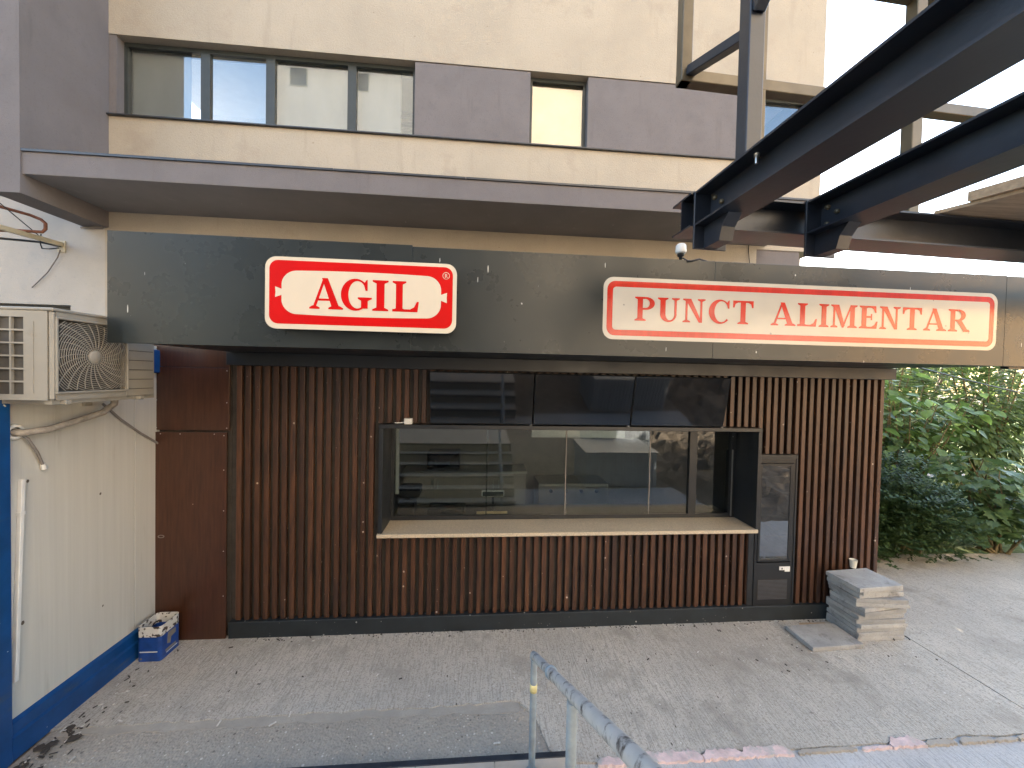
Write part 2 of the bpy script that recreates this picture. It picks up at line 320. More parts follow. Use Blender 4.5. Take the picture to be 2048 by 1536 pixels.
# fine litter
mb = MB()
def bit(x, y, L, wd, z=.021):
    a = random.uniform(0, pi); dx, dy = cos(a)*L/2, sin(a)*L/2; ex, ey = -sin(a)*wd/2, cos(a)*wd/2; h = random.uniform(.003, .008)
    vs = [(x-dx-ex, y-dy-ey, z), (x+dx-ex, y+dy-ey, z), (x+dx+ex, y+dy+ey, z), (x-dx+ex, y-dy+ey, z)]
    mb.add(vs+[(a_, b_, z+h) for a_, b_, _ in vs], [[4, 5, 6, 7], [0, 1, 5, 4], [1, 2, 6, 5], [2, 3, 7, 6], [3, 0, 4, 7]])
for i in range(55):
    mb.cur = 0 if random.random() < .45 else 1
    bit(random.uniform(-3.2, 5.5), random.uniform(3.5, 4.3), random.uniform(.008, .04), random.uniform(.005, .014))
for i in range(240):
    mb.cur = 1 if random.random() < .6 else 0
    bit(random.uniform(-2.5, 5.0), 4.328-abs(random.gauss(0, .03)), random.uniform(.005, .024), random.uniform(.004, .012))
for i in range(45):
    mb.cur = 0 if random.random() < .5 else 1; t = random.random()
    bit(-3.36+abs(random.gauss(0, .12)), 2.95+1.0*t, random.uniform(.015, .05), random.uniform(.007, .011), .022)
for px, py in ((580, 1429), (545, 1449), (286, 1393), (994, 1487), (438, 1447), (240, 1442), (1145, 1262)):
    p = at(px, py, Z=.02); mb.cur = 0; bit(p.x, p.y, .055, .011)
tag(mb.build('scattered_litter', [M['litter'], M['chips']]), 'cigarette ends, chips and dirt scattered over the concrete', 'litter', kind='stuff')
dm = MB()
for i in range(16):
    cx, cy = -3.38+abs(random.gauss(0, .10)), random.uniform(2.9, 3.32); r = random.uniform(.012, .045)
    ring = [(cx+cos(k*pi/5)*r*random.uniform(.6, 1.2), cy+sin(k*pi/5)*r*random.uniform(.6, 1.3)) for k in range(10)]
    dm.prism(ring, lambda u, v, h: (u, v, .0225+i*.0006-h), .002)
tag(dm.build('wet_dirt', M['chips']), 'dark wet dirt in the corner below the blue base rail', 'dirt', kind='stuff')

# ------------------------------------------------------------------ stairs under the camera and handrail
st = thing('staircase', (-1, 2.73, 0), 'tiled staircase with black nosings beside the handrail', 'stairs')
RI, TR = .175, .295
for i in range(8):
    y1 = 2.73-i*TR; z1 = (i+1)*RI; y0 = y1-TR if i < 7 else -4.5
    B(-2.7, .72, y0, y1-.012, 0 if i == 0 else z1-RI-.02, z1-.014).build('step', M['mortar'], st)
    B(-2.7, .72, y1-.045, y1, z1-.03, z1+.004, .003).build('nosing', M['strip'], st)
    if i < 3:
        for k in range(6): B(-2.7+k*.57+.002, -2.7+(k+1)*.57-.002, y0-.03, y1-.047, z1-.014, z1).build('tile', M['tile'], st)
    else: B(-2.7, .72, y0-.03 if i < 7 else y0, y1-.047, z1-.014, z1).build('tread', M['tile'], st)
hr = thing('handrail', (.41, 2.6, .175), 'chipped grey-blue tubular handrail with yellow taped posts', 'handrail')
RX = .41
p_bot, p_top = Vector((RX, 2.60, 1.02)), Vector((RX, .55, 2.245))
MB().tube([p_bot+Vector((0, .012, -.03)), p_bot, p_bot.lerp(p_top, .02), p_top], .027, 16).build('top_rail', M['rail'], hr)
MB().lathe([(.0275, -.02), (.034, -.012), (.034, .012), (.0275, .02)], p_bot.lerp(p_top, .30), (p_top-p_bot)).build('rail_collar', M['rail2'], hr)
for (y, zb, zt, tz) in ((2.585, RI, 1.0, .80), (1.53, 5*RI, 1.63, 1.30)):
    MB().tube([(RX, y, zb), (RX, y, zt)], .0235, 14).build('post', M['rail2'], hr)
    MB().lathe([(.0235, -.028), (.0262, -.027), (.0268, 0), (.0262, .027), (.0235, .028)], (RX, y, tz)).build('tape_band', M['tape'], hr)
    MB().lathe([(.0, 0), (.05, 0), (.05, .008), (.024, .01)], (RX, y, zb)).build('base_flange', M['rail2'], hr)

# ------------------------------------------------------------------ office building
WY = 6.9
ob = thing('office_building', (0, WY, 0), 'beige and grey rendered office building with ribbon windows and canopy slab', 'building')
Z0, Z1 = 7.24, 8.56                                       # window band
B(-6.36, 5.25, WY, WY+.4, 0, Z0-.03).build('lower_wall', M['stucco'], ob)
B(5.25, 6.15, WY+.02, WY+.4, 0, 5.55).build('grey_lower_wall', M['greyst'], ob)
B(5.25, 6.52, WY, WY+.4, 5.551, Z0-.03).build('lower_wall', M['stucco'], ob)
B(-6.36, 6.52, WY, WY+.4, Z1, 25).build('upper_wall', M['stucco'], ob)
B(-16, -6.362, WY+.005, WY+.4, 4.03, 5.9).build('side_wing_wall', M['pale'], ob)
B(-6.9, -6.362, WY+.005, WY+.4, 0, 4.029).build('side_wing_wall', M['pale'], ob)
B(-16, -6.90, WY+.22, WY+.4, 0, 4.029).build('side_wing_window', M['alu'], ob)
B(-16, -6.362, WY+.006, WY+.4, 5.901, 25).build('side_wing_wall', M['greyst'], ob)
B(-6.36, 6.52, WY+8, WY+8.3, 0, 25).build('back_wall', M['stucco'], ob)
B(6.22, 6.518, WY+.4, WY+8, 0, 25).build('side_wall', M['stucco'], ob)
B(-16, 6.52, WY+.1, WY+8.3, 25.001, 25.3).build('roof', M['flash'], ob)
B(-6.3, 6.2, WY+.4, WY+8, 6.9, 7.1).build('floor_slab', M['room'], ob)
B(-6.3, 6.2, WY+.4, WY+8, 8.72, 8.9).build('ceiling_slab', M['room'], ob)
B(-6.2, 6.2, WY+2.2, WY+2.3, 7.1, 8.72).build('room_wall', M['room'], ob)
B(-1.0, -.9, WY+.4, WY+2.2, 7.1, 8.72).build('room_wall', M['room'], ob)
for lx in (-3.4, -2.4):
    for k in range(4): B(lx, lx+.85, WY+1.6+k*.22, WY+1.66+k*.22, 8.66, 8.715).build('ceiling_lamp', M['plasw'], ob)
def wx(px, py=180): return at(px, py, Y=WY).x
# grey panels between the windows
B(-1.285, .785, WY+.012, WY+.4, Z0, Z1-.012, .004).build('grey_panel', M['greyst'], ob)
B(1.86, 5.12, WY+.012, WY+.4, Z0, Z1-.012, .004).build('grey_panel', M['greyst'], ob)
B(6.30, 6.515, WY+.012, WY+.4, Z0, Z1-.012, .004).build('grey_panel', M['greyst'], ob)
B(-6.355, -6.19, WY+.012, WY+.4, Z0, Z1-.003).build('reveal_column', M['greyst'], ob)
B(-6.41, 6.53, WY-.05, WY+.2, Z0-.029, Z0-.004, .004).build('sill_flashing', M['flash'], ob)
def window(x0, x1, mull):
    fr = MB(); y = WY+.15; t = .05
    xs = [x0]+mull+[x1]
    fr.box(x0, x1, y, y+.07, Z0-.003, Z0+.03); fr.box(x0, x1, y, y+.07, Z1-.07, Z1-.002)
    for k, xx in enumerate(xs):
        h = .055 if k in (0, len(xs)-1) else .075
        fr.box(xx-h if k == len(xs)-1 else (xx if k == 0 else xx-h), xx+h if k not in (0, len(xs)-1) else (xx+h if k == 0 else xx), y-.004, y+.074, Z0+.03, Z1-.07)
    wd = fr.build('window', M['alu'], ob)
    for a, b in zip(xs, xs[1:]):
        B(a+.05, b-.05, y+.03, y+.036, Z0+.025, Z1-.06).build('pane', M['wglass'], wd)
X = lambda px: at(px, 190, Y=WY+.15).x
window(-6.188, -1.287, [X(411), X(541), X(704)])
window(.787, 1.858, [])
window(5.122, 6.298, [X(1518)])
for a_, b_, mm in ((X(230), X(372), 'blind'), (X(547), X(698), 'blind'), (X(712), X(800), 'blind'), (.80, 1.85, 'hazew')): B(a_, b_, WY+.275, WY+.279, Z0-.02, Z1+.1).build('haze_card', M[mm], ob)  # sheets added behind the glass to lighten panes in place of reflections
# canopy slab and fin
CY = 5.70
cz0, cz1 = 5.62, 5.915
cn = B(-6.298, 5.42, CY, WY-.001, cz0, cz1).build('canopy', M['greyst'], ob)
B(-6.297, 5.42, CY+.003, WY-.002, cz0-.004, cz0-.0005).build('soffit', M['soffit'], cn)
xx = -6.29
while xx < 5.3:
    Lx = random.uniform(1.7, 2.3); e = min(xx+Lx, 5.43)
    B(xx, e-.004, CY-.022, WY-.01, cz1+.001, cz1+.034+random.uniform(-.004, .006), .003).build('cap_flashing', M['flash'], cn); xx = e
B(-6.70, -6.30, CY-.02, WY+.004, 5.35, 25).build('fin_wall', M['greyst'], ob)
# thin grey conduit running below the canopy
cp = [at(162, 455, Y=WY-.03), at(205, 455, Y=WY-.03), at(211, 448, Y=WY-.03), at(212, 420, Y=WY-.03), at(219, 414, Y=WY-.03)]
for i in range(1, 15): cp.append(at(219+i*82, 414+i*82*.0415+sin(i*2.1)*1.5, Y=WY-.03))
mb = MB(); mb.tube(cp[:5], .017, 8); mb.tube(cp[4:], .012, 8); mb.tube([p+Vector((0, 0, -.035-.012*sin(i*1.7))) for i, p in enumerate(cp[5:])], .006, 6)
for i in range(6, 18, 2): mb.box(cp[i].x-.008, cp[i].x+.008, WY-.045, WY-.001, cp[i].z-.06, cp[i].z+.01)
tag(mb.build('conduit', M['cable'], base=cp[0]), 'thin grey cable conduit clipped to the wall under the canopy slab', 'conduit')
mb = MB(); q = at(1497, 505, Y=WY-.02); mb.tube([q+Vector((0, 0, .25)), q, q+Vector((.02, -.02, -.25)), q+Vector((.25, -.03, -.33))], .008, 6)
tag(mb.build('dangling_cable', M['bcable'], base=q), 'black cable loop at the seam of beige and grey wall', 'cable')

# left: awning frame on the wall
aw = thing('awning_frame', at(128, 490, Y=WY), 'bare steel awning frame with loose wires fixed to the wall beside the fin', 'frame')
P = lambda px, py, y: at(px, py, Y=y)
MB().bar(P(-40, 443, 5.6), P(123, 489, WY-.02), .05, .07, .004).build('arm', M['beigetube'], aw)
MB().tube([P(-40, 402, 5.9), P(60, 430, 6.25), P(82, 439, 6.3), P(91, 447, 6.3), P(91, 458, 6.3), P(85, 464, 6.3), P(35, 461, 6.2), P(-40, 460, 6.0)], .022, 8).build('bent_tube', M['rust'], aw)
MB().tube([P(-40, 473, 5.9), P(80, 484, WY-.1), P(118, 492, WY-.03)], .018, 8).build('lower_tube', M['steel'], aw)
c = P(124, 494, WY); B(c.x-.06, c.x+.06, WY-.012, WY, c.z-.09, c.z+.10).build('wall_plate', M['beigetube'], aw)
MB().tube([P(-10, 398, 5.6), P(40, 440, 6.2), P(85, 477, 6.7), P(122, 494, WY-.03)], .007, 6).build('wire', M['bcable'], aw)
MB().tube([P(120, 500, WY-.02), P(115, 515, WY-.03), P(95, 545, WY-.02), P(64, 575, WY-.012)], .008, 6).build('wire', M['cable'], aw)
MB().tube([P(82, 468, 6.5), P(80, 485, 6.5), P(84, 497, 6.6), P(98, 498, 6.8), P(118, 496, WY-.03)], .008, 6).build('wire', M['bcable'], aw)

# ------------------------------------------------------------------ container on the left
CX = -3.50
ct = thing('site_container', (-4.6, 3.6, 0), 'white panelled site container with blue base rail and corner post', 'container')
Yc = [3.06, 4.095, 4.9]
for a, b in zip(Yc, Yc[1:]):
    B(CX-.06, CX, a+.002, b-.002, .30, 2.95, .003).build('wall_panel', M['cwhite'], ct)
B(CX-.05, CX-.004, 3.05, 4.9, .3, 2.95).build('panel_joint', M['slatback'], ct)
pr = [(-3.62, 0), (-3.475, 0), (-3.462, .015), (-3.462, .185), (-3.478, .20), (-3.478, .285), (-3.50, .312), (-3.62, .312)]
MB().prism(pr, lambda u, v, h: (u, 2.90+h, v), 2.0).build('base_rail', M['cblue'], ct)
B(-3.64, -3.455, 2.80, 3.058, 0, 3.2, .012).build('corner_post', M['cblue'], ct)
B(-3.62, -3.465, 3.059, 4.9, 2.952, 3.2, .01).build('top_rail', M['cblue'], ct)
B(-6.4, -3.64, 2.84, 2.9, .15, 3.1).build('end_wall', M['cwhite'], ct)
B(-6.4, -3.5, 2.82, 4.9, 3.2, 3.24).build('container_roof', M['cwhite'], ct)
tr = MB(); a, b = Vector((-3.485, 3.142, 2.13)), Vector((-3.485, 3.092, .60)); tr.bar(a, b, .03, .025, .003, up=(0, 1, 0)); tr.box(-3.498, -3.468, 3.115, 3.15, 1.86, 1.885)
tag(tr.build('cable_trunking', M['plasw'], base=b), 'narrow white plastic trunking leaning on the container wall', 'trunking')

# ------------------------------------------------------------------ air conditioner
ac = thing('air_conditioner', (-3.25, 3.35, 2.745), 'beige outdoor air conditioner with round fan grille on container wall brackets', 'air conditioner')
ax0, ax1, ay0, ay1, az0, az1 = -3.42, -3.05, 2.93, 3.77, 2.755, 3.395
mb = MB(); mb.box(ax0, ax1-.085, ay0+.021, ay1, az0+.01, az1-.012); mb.box(ax1-.085, ax1-.03, ay1-.23, ay1, az0+.01, az1-.012); mb.build('casing', M['acw'], ac)
# fan face built around the grille opening
cy, cz, hs = 3.225, 3.078, .262
mb = MB(); fx0, fx1 = ax1-.03, ax1
mb.box(fx0, fx1, ay0, cy-hs, az0, az1, .012); mb.box(fx0, fx1, cy+hs, ay1, az0, az1, .006)
mb.box(fx0, fx1-.002, cy-hs-.004, cy+hs+.004, az0, cz-hs-.002); mb.box(fx0, fx1-.002, cy-hs-.004, cy+hs+.004, cz+hs+.002, az1)
mb.build('fan_side', M['acw'], ac)
MB().box(ax0-.005, ax1+.008, ay0-.006, ay1+.004, az1-.004, az1+.022, .008).build('lid', M['acw'], ac)
gr = MB()
for i in range(24):
    r = .052+i*.0155; n = 64; run = []
    for k in range(n+1):
        th = 2*pi*k/n; yy, zz = cy+r*cos(th), cz+r*sin(th)
        ok = abs(yy-cy) < hs and abs(zz-cz) < hs
        if ok: run.append((fx1+.006*(1-(r/.42)**2), yy, zz))
        if (not ok or k == n) and len(run) > 1: gr.tube(run, .0026, 4, cap=False); run = []
        elif not ok: run = []
for k in range(26):
    run = []
    for j in range(14):
        r = .05+j*.026; th = 2*pi*k/26+.55*(j/13)**1.1; yy, zz = cy+r*cos(th), cz+r*sin(th)
        if abs(yy-cy) < hs and abs(zz-cz) < hs: run.append((fx1+.004*(1-(r/.42)**2), yy, zz))
    if len(run) > 1: gr.tube(run, .0032, 4, cap=False)
g = gr.build('fan_grille', M['acw'], ac, fix=False)
MB().lathe([(0, .012), (.040, .010), (.052, .0), (.052, -.006)], (fx1+.004, cy, cz), (1, 0, 0), 24).build('hub_cap', M['acw'], g)
mb = MB(); t = .016
for a in ((cy-hs-t, cy+hs+t, cz-hs-t, cz-hs), (cy-hs-t, cy+hs+t, cz+hs, cz+hs+t), (cy-hs-t, cy-hs, cz-hs, cz+hs), (cy+hs, cy+hs+t, cz-hs, cz+hs)):
    mb.box(fx1-.004, fx1+.014, a[0], a[1], a[2], a[3], .004)
mb.build('grille_frame', M['acw'], ac)
B(fx0-.03, fx0-.012, cy-hs, cy+hs, cz-hs, cz+hs).build('fan_shroud', M['acdark'], ac)
mb = MB()
for k in range(3):
    a = 2*pi*k/3+.4; vs = []
    for j in range(6):
        r = .04+j*.04; vs += [(fx0-.011+.0, cy+r*cos(a), cz+r*sin(a)), (fx0+.014, cy+r*cos(a+.75), cz+r*sin(a+.75))]
    mb.add(vs, [[2*j, 2*j+1, 2*j+3, 2*j+2] for j in range(5)], True)
mb.build('fan_blades', M['acdark'], ac)
# condenser side facing the yard: blank strip and a grid of openings
sx = [ax0+.004, ax0+.094, ax0+.104, ax0+.185, ax1-.03]
side = MB(); yk0, yk1 = ay0, ay0+.02
side.box(sx[3], ax1-.031, yk0, yk1, az0, az1-.004); side.box(ax0, sx[0], yk0, yk1, az0, az1-.004)
side.box(sx[1], sx[2], yk0, yk1, az0+.04, az1-.05); side.box(sx[0], sx[3], yk0, yk1, az1-.05, az1-.004); side.box(sx[0], sx[3], yk0, yk1, az0, az0+.04)
for k in range(1, 6):
    z = az0+.04+(az1-az0-.09)*k/6
    for a, b in ((sx[0], sx[1]), (sx[2], sx[3])): side.box(a, b, yk0, yk1, z-.006, z+.006)
side.build('coil_grid', M['acw'], ac); B(ax0+.002, sx[3], ay0+.0195, ay0+.0205, az0+.03, az1-.03).build('coil', M['acdark'], ac)
B((sx[3]+ax1)/2-.03, (sx[3]+ax1)/2-.026, ay0-.003, ay0, az0+.05, az1-.08).build('crease', M['acw'], ac)
for k in range(7):
    z = az0+.06+k*.083; B(ax1-.0005, ax1+.003, cy+hs+.03, ay1-.02, z, z+.006).build('louvre_line', M['acdark'], ac)
for yb in (3.02, 3.62):
    br = MB(); br.box(CX, ax1+.02, yb-.02, yb+.02, az0-.035, az0-.002, .004); br.box(CX, CX+.03, yb-.03, yb+.03, az0-.10, az0-.036)
    br.build('bracket', M['acw'], ac)
B(ax1-.07, ax1-.02, ay0+.02, ay1+.02, az0-.03, az0+.012).build('support_rail', M['acw'], ac)
hp = thing('pipe_sleeve', (-3.49, 3.09, 2.5), 'round white pipe collar on container wall below air conditioner', 'pipe')
c = Vector((CX, 3.10, 2.50))
MB().lathe([(.036, 0), (.062, 0), (.060, .02), (.05, .028), (.036, .024)], c, (1, 0, 0)).build('collar', M['plasw'], hp)
MB().tube([c+Vector((-.02, 0, 0)), c+Vector((.05, .02, -.01)), c+Vector((.10, .14, .0)), c+Vector((.12, .34, .05)), c+Vector((.16, .50, .10)), c+Vector((.2, .56, .17)), c+Vector((.2, .57, .26))], .027, 10).build('wrapped_pipe', M['pipe'], hp)
MB().tube([c+Vector((.03, .02, -.02)), c+Vector((.04, .06, -.06)), c+Vector((.03, .13, -.18)), c+Vector((.02, .175, -.29))], .009, 8).build('loose_wire', M['cable'], hp)
MB().tube([c+Vector((.02, .175, -.285)), c+Vector((.02, .185, -.325))], .016, 8).build('wire_end', M['plasw'], hp)
mb = MB(); mb.tube([at(206, 808, X=-3.46), at(240, 838, X=-3.47), at(280, 866, X=-3.48), at(318, 888, X=-3.48)], .011, 8)
tag(mb.build('drain_hose', M['cable'], base=at(206, 808, X=-3.46)), 'thin grey hose hanging from the air conditioner to the brown panels', 'hose')

# ------------------------------------------------------------------ kiosk
SY = 4.37                                                  # slat faces
ks = thing('kiosk', (1.2, 5.5, 0), 'food kiosk clad in brown vertical slats with anthracite trim and grey fascia', 'kiosk')
WXL, WXR, WZ0, WZ1 = -1.13, 3.42, 1.19, 2.43               # serving window box
FXL, FXR, FZ1 = 3.425, 3.93, 2.04                          # fridge niche
bk = MB()
bk.box(-2.73, WXL, 4.425, 4.5, .0, 3.2); bk.box(WXL, WXR, 4.425, 4.5, 0, WZ0-.05); bk.box(WXL, WXR, 4.425, 4.5, WZ1, 3.2)
bk.box(FXR, 5.11, 4.425, 4.5, 0, 3.2); bk.box(WXR, FXR, 4.425, 4.5, FZ1, 3.2)
bk.build('backing_wall', M['slatback'], ks)
B(-2.745, 5.12, 4.335, 4.43, 0, .20, .004).build('plinth', M['plinth'], ks)
B(-2.76, 5.19, 4.30, 4.43, 3.055, 3.197, .004).build('header', M['anth'], ks)
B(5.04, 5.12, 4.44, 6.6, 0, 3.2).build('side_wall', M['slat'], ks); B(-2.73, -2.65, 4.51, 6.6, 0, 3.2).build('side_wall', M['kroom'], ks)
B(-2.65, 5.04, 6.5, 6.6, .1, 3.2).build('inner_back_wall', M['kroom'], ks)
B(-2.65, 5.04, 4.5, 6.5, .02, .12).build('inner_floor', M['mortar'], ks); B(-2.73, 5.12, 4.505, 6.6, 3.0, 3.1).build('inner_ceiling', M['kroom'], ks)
B(-2.74, 5.15, 3.27, 6.6, 3.2, 3.28).build('canopy_soffit', M['anth'], ks)
slatmesh = {}
def slat(x, z0, z1):
    key = (round(z0, 3), round(z1, 3))
    if key not in slatmesh:
        o = B(-.026, .026, 0, .05, 0, z1-z0, .0035); me = bpy.data.meshes.new('slat'); me.from_pydata(o.v, [], o.f); me.materials.append(M['slat']); slatmesh[key] = me
    place('slat', slatmesh[key], (x+random.uniform(-.0025, .0025), SY+random.uniform(-.004, .004), z0), ks)
n = 82; pitch = (5.09+2.665)/(n-1)
for i in range(n):
    x = -2.665+i*pitch; zt = 3.054
    if WXL-.03 < x < WXR+.03: slat(x, .201, WZ0-.045); slat(x, WZ1+.003, zt)
    elif WXR < x < FXR+.055: slat(x, FZ1+.06, zt)
    else: slat(x, .201, zt)
# brown film-faced plywood panels at the kiosk end
def panel(x0, x1, z0, z1, y, scr):
    p = B(x0, x1, y, y+.02, z0, z1, .002).build('plywood_panel', M['ply'], ks)
    for sx_, sz_ in scr: MB().lathe([(0, .004), (.004, .003), (.006, 0)], (sx_, y, sz_), (0, -1, 0), 8).build('screw', M['inox'], p)
panel(-3.53, -2.755, 3.025, 3.30, 4.352, [(-3.50, 3.06), (-2.78, 3.06), (-3.5, 3.2)])
panel(-3.53, -2.755, 2.335, 3.020, 4.350, [(-3.50, z) for z in (2.36, 2.66, 2.99)]+[(-2.78, z) for z in (2.36, 2.64, 2.99)])
panel(-3.555, -2.775, .015, 2.315, 4.338, [(-3.53, z) for z in (.3, .72, .98, 1.35, 1.8, 2.2)]+[(-2.80, z) for z in (.5, 1.0, 1.45, 1.9, 2.28)]+[(x, 2.295) for x in (-3.45, -3.25, -2.9)])
c = at(322, 1073, Y=4.33); MB().tube([c+Vector((.03*cos(t), 0, .014*sin(t))) for t in [k*pi/8 for k in range(16)]], .004, 6, closed=True).build('panel_pull', M['cable'], ks)
B(-2.752, -2.70, 4.40, 4.43, 0, 3.2).build('dark_gap', M['slatback'], ks); B(-3.55, -2.75, 4.39, 4.42, 0, 3.2).build('panel_backing', M['slatback'], ks)
# serving window box
T = .045
B(WXL, WXR, 4.28, 4.76, WZ1-T, WZ1, .003).build('window_head', M['anth'], ks)
B(WXL, WXL+T, 4.285, 4.76, WZ0+.002, WZ1-T-.001, .003).build('window_jamb', M['anth'], ks)
B(WXR-T, WXR, 4.285, 4.76, WZ0+.002, WZ1-T-.001, .003).build('window_jamb', M['anth'], ks)
B(WXL-.01, WXR-.02, 4.27, 4.80, WZ0-.043, WZ0, .004).build('granite_counter', M['granite'], ks)
GY = 4.71
gx0, gx1 = WXL+T, WXR-T
fr = MB(); fr.box(gx0, gx1, GY-.025, GY+.03, WZ0+.001, WZ0+.05); fr.box(gx0, gx1, GY-.025, GY+.03, WZ1-T-.06, WZ1-T-.002)
fr.box(gx0, gx0+.035, GY-.024, GY+.03, WZ0+.05, WZ1-T-.06); fr.box(gx1-.07, gx1, GY-.024, GY+.03, WZ0+.05, WZ1-T-.06); fr.box(2.74, 2.84, GY-.024, GY+.03, WZ0+.05, WZ1-T-.06)
wf = fr.build('window_frame', M['anth'], ks)
xs = [gx0+.035, at(975, 950, Y=GY).x, at(1133, 950, Y=GY).x, at(1300, 950, Y=GY).x, 2.74]
for k, (a, b) in enumerate(zip(xs, xs[1:])):
    yy = GY-.012+.012*(k % 2); B(a-(.02 if k else 0), b, yy, yy+.005, WZ0+.045, WZ1-T-.055).build('pane', M['glass'], wf)
B(2.84, gx1-.07, GY+.005, GY+.010, WZ0+.045, WZ1-T-.055).build('pane', M['glass'], wf)
for a in (xs[2], xs[3]): B(a-.02, a-.008, GY-.018, GY+.012, WZ0+.052, WZ1-T-.062).build('pane_edge', M['cable'], wf)
B(gx1-.055, gx1-.045, GY-.04, GY-.025, WZ0+.02, WZ0+.9).build('handle', M['inox'], wf)
B(gx0+.04, gx0+.075, GY+.06, GY+.1, WZ0+.3, WZ1-T-.07).build('blind_edge', M['plasw'], ks)
# fascia
FY = 3.22
fs_ = [(-2.955, -.5975, 4.078), (-.5965, 2.0655, 4.066), (2.0670, 5.0, 4.064), (5.0012, 7.6, 4.060)]
for a, b, zt in fs_: B(a, b, FY+random.uniform(0, .0015), FY+.035, 3.196, zt, .002).build('fascia_panel', M['fascia'], ks)
B(-2.94, 7.59, FY+.036, FY+.05, 3.24, 4.05).build('fascia_back', M['fascia'], ks)
B(5.16, 7.58, FY+.06, FY+.12, 3.175, 3.215).build('fascia_rail', M['anth'], ks)
B(-2.9, 5.1, FY+.06, FY+.12, 3.3, 4.0).build('fascia_frame', M['anth'], ks)

# ------------------------------------------------------------------ lettering (bold serif, built from flat strokes)
W_, T_, S_ = .20, .085, .05
def rect(x0, x1, y0, y1): return [(x0, y0), (x1, y0), (x1, y1), (x0, y1)]
def serif(a, b, c0, c1, y, up=1): return [(a, y), (b, y), (b, y+up*S_), (c1, y+up*S_*2.2), (c0, y+up*S_*2.2), (a, y+up*S_)]
def ring(co, ro, ci, ri, a0, a1, n=26):
    out = []
    for k in range(n):
        q = []
        for a in (a0+(a1-a0)*k/n, a0+(a1-a0)*(k+1)/n):
            q.append(((co[0]+ro[0]*cos(radians(a)), co[1]+ro[1]*sin(radians(a))), (ci[0]+ri[0]*cos(radians(a)), ci[1]+ri[1]*sin(radians(a)))))
        out.append([q[0][0], q[1][0], q[1][1], q[0][1]])
    return out
def bowlP(): return [rect(.29, .40, 1-T_, 1), rect(.29, .40, .46, .46+T_)]+ring((.40, .73), (.34, .27), (.40, .73), (.15, .27-T_), -90, 90)
GL = {
 'I': ([rect(.1, .3, 0, 1), serif(0, .4, .1, .3, 0), serif(0, .4, .1, .3, 1, -1)], .4),
 'L': ([rect(.1, .3, 0, 1), serif(0, .4, .1, .3, 1, -1), rect(0, .74, 0, T_), serif(0, .4, .1, .3, 0), [(.52, T_), (.74, 0), (.78, .34), (.72, .34), (.64, .16)]], .78),
 'T': ([rect(.3, .5, 0, 1), serif(.19, .61, .3, .5, 0), rect(0, .8, 1-T_, 1), [(0, 1), (0, .70), (.06, .70), (.10, .86), (.2, 1-T_)], [(.8, 1), (.8, .70), (.74, .70), (.70, .86), (.6, 1-T_)]], .8),
 'E': ([rect(.1, .3, 0, 1), serif(0, .4, .1, .3, 0), serif(0, .4, .1, .3, 1, -1), rect(.1, .68, 1-T_, 1), rect(.1, .72, 0, T_), rect(.3, .5, .47, .47+T_), rect(.47, .53, .37, .65),
        [(.68, 1), (.70, .70), (.64, .70), (.58, .85), (.48, 1-T_)], [(.72, 0), (.76, .32), (.70, .32), (.62, .16), (.5, T_)]], .76),
 'P': ([rect(.1, .3, 0, 1), serif(0, .42, .1, .3, 0), serif(0, .3, .1, .3, 1, -1)]+bowlP(), .74),
 'R': ([rect(.1, .3, 0, 1), serif(0, .40, .1, .3, 0), serif(0, .3, .1, .3, 1, -1)]+bowlP()+[[(.36, .48), (.56, .50), (.86, .03), (.66, .03)], serif(.64, .92, .68, .86, 0)], .90),
 'U': ([rect(.1, .3, .32, 1), serif(0, .4, .1, .3, 1, -1), rect(.63, .72, .32, 1), serif(.53, .83, .63, .72, 1, -1)]+ring((.41, .32), (.31, .34), (.465, .32), (.165, .34-T_), 180, 360), .84),
 'N': ([rect(.10, .185, 0, 1), serif(0, .29, .10, .185, 0), serif(0, .2, .1, .19, 1, -1), rect(.66, .745, 0, 1), serif(.56, .86, .66, .745, 1, -1), [(.08, 1), (.31, 1), (.745, 0), (.62, 0)]], .88),
 'M': ([rect(.10, .185, 0, 1), serif(0, .29, .10, .185, 0), serif(0, .2, .1, .19, 1, -1), rect(.78, .97, 0, 1), serif(.68, 1.07, .78, .97, 0), serif(.9, 1.07, .9, .97, 1, -1), [(.1, 1), (.33, 1), (.58, .08), (.46, .0)], [(.46, 0), (.53, 0), (.86, 1), (.79, 1)]], 1.08),
 'A': ([[(.09, .03), (.18, .03), (.46, .95), (.40, 1)], [(.36, 1), (.53, 1), (.88, .03), (.66, .03)], rect(.2, .68, .27, .27+T_*.8), serif(0, .30, .09, .18, 0), serif(.55, .98, .66, .88, 0)], .97),
 'C': (ring((.43, .5), (.43, .52), (.49, .5), (.27, .445), 42, 318)+[[(.68, .84), (.74, .97), (.79, 1.0), (.79, .64), (.73, .64)]], .82),
 'G': (ring((.43, .5), (.43, .52), (.49, .5), (.27, .445), 42, 316)+[[(.68, .84), (.74, .97), (.79, 1.0), (.79, .64), (.73, .64)], rect(.60, .80, .06, .40), serif(.50, .92, .6, .8, .42, -1)], .92),
}
def letters(txt, x0, x1, z0, z1, y, m, parent, gap=.10, space=.62):
    tot = sum(GL[c][1] if c != ' ' else space for c in txt)+gap*(len(txt)-1); sx_ = (x1-x0)/tot; x = x0
    for c in txt:
        if c == ' ': x += (space+gap)*sx_; continue
        mb = MB()
        for i, poly in enumerate(GL[c][0]):
            yy = y-.00008*i
            mb.add([(x+u*sx_, yy, z0+v*(z1-z0)) for u, v in poly], [list(range(len(poly)))])
        mb.build('letter', m, parent, fix=False); x += (GL[c][1]+gap)*sx_
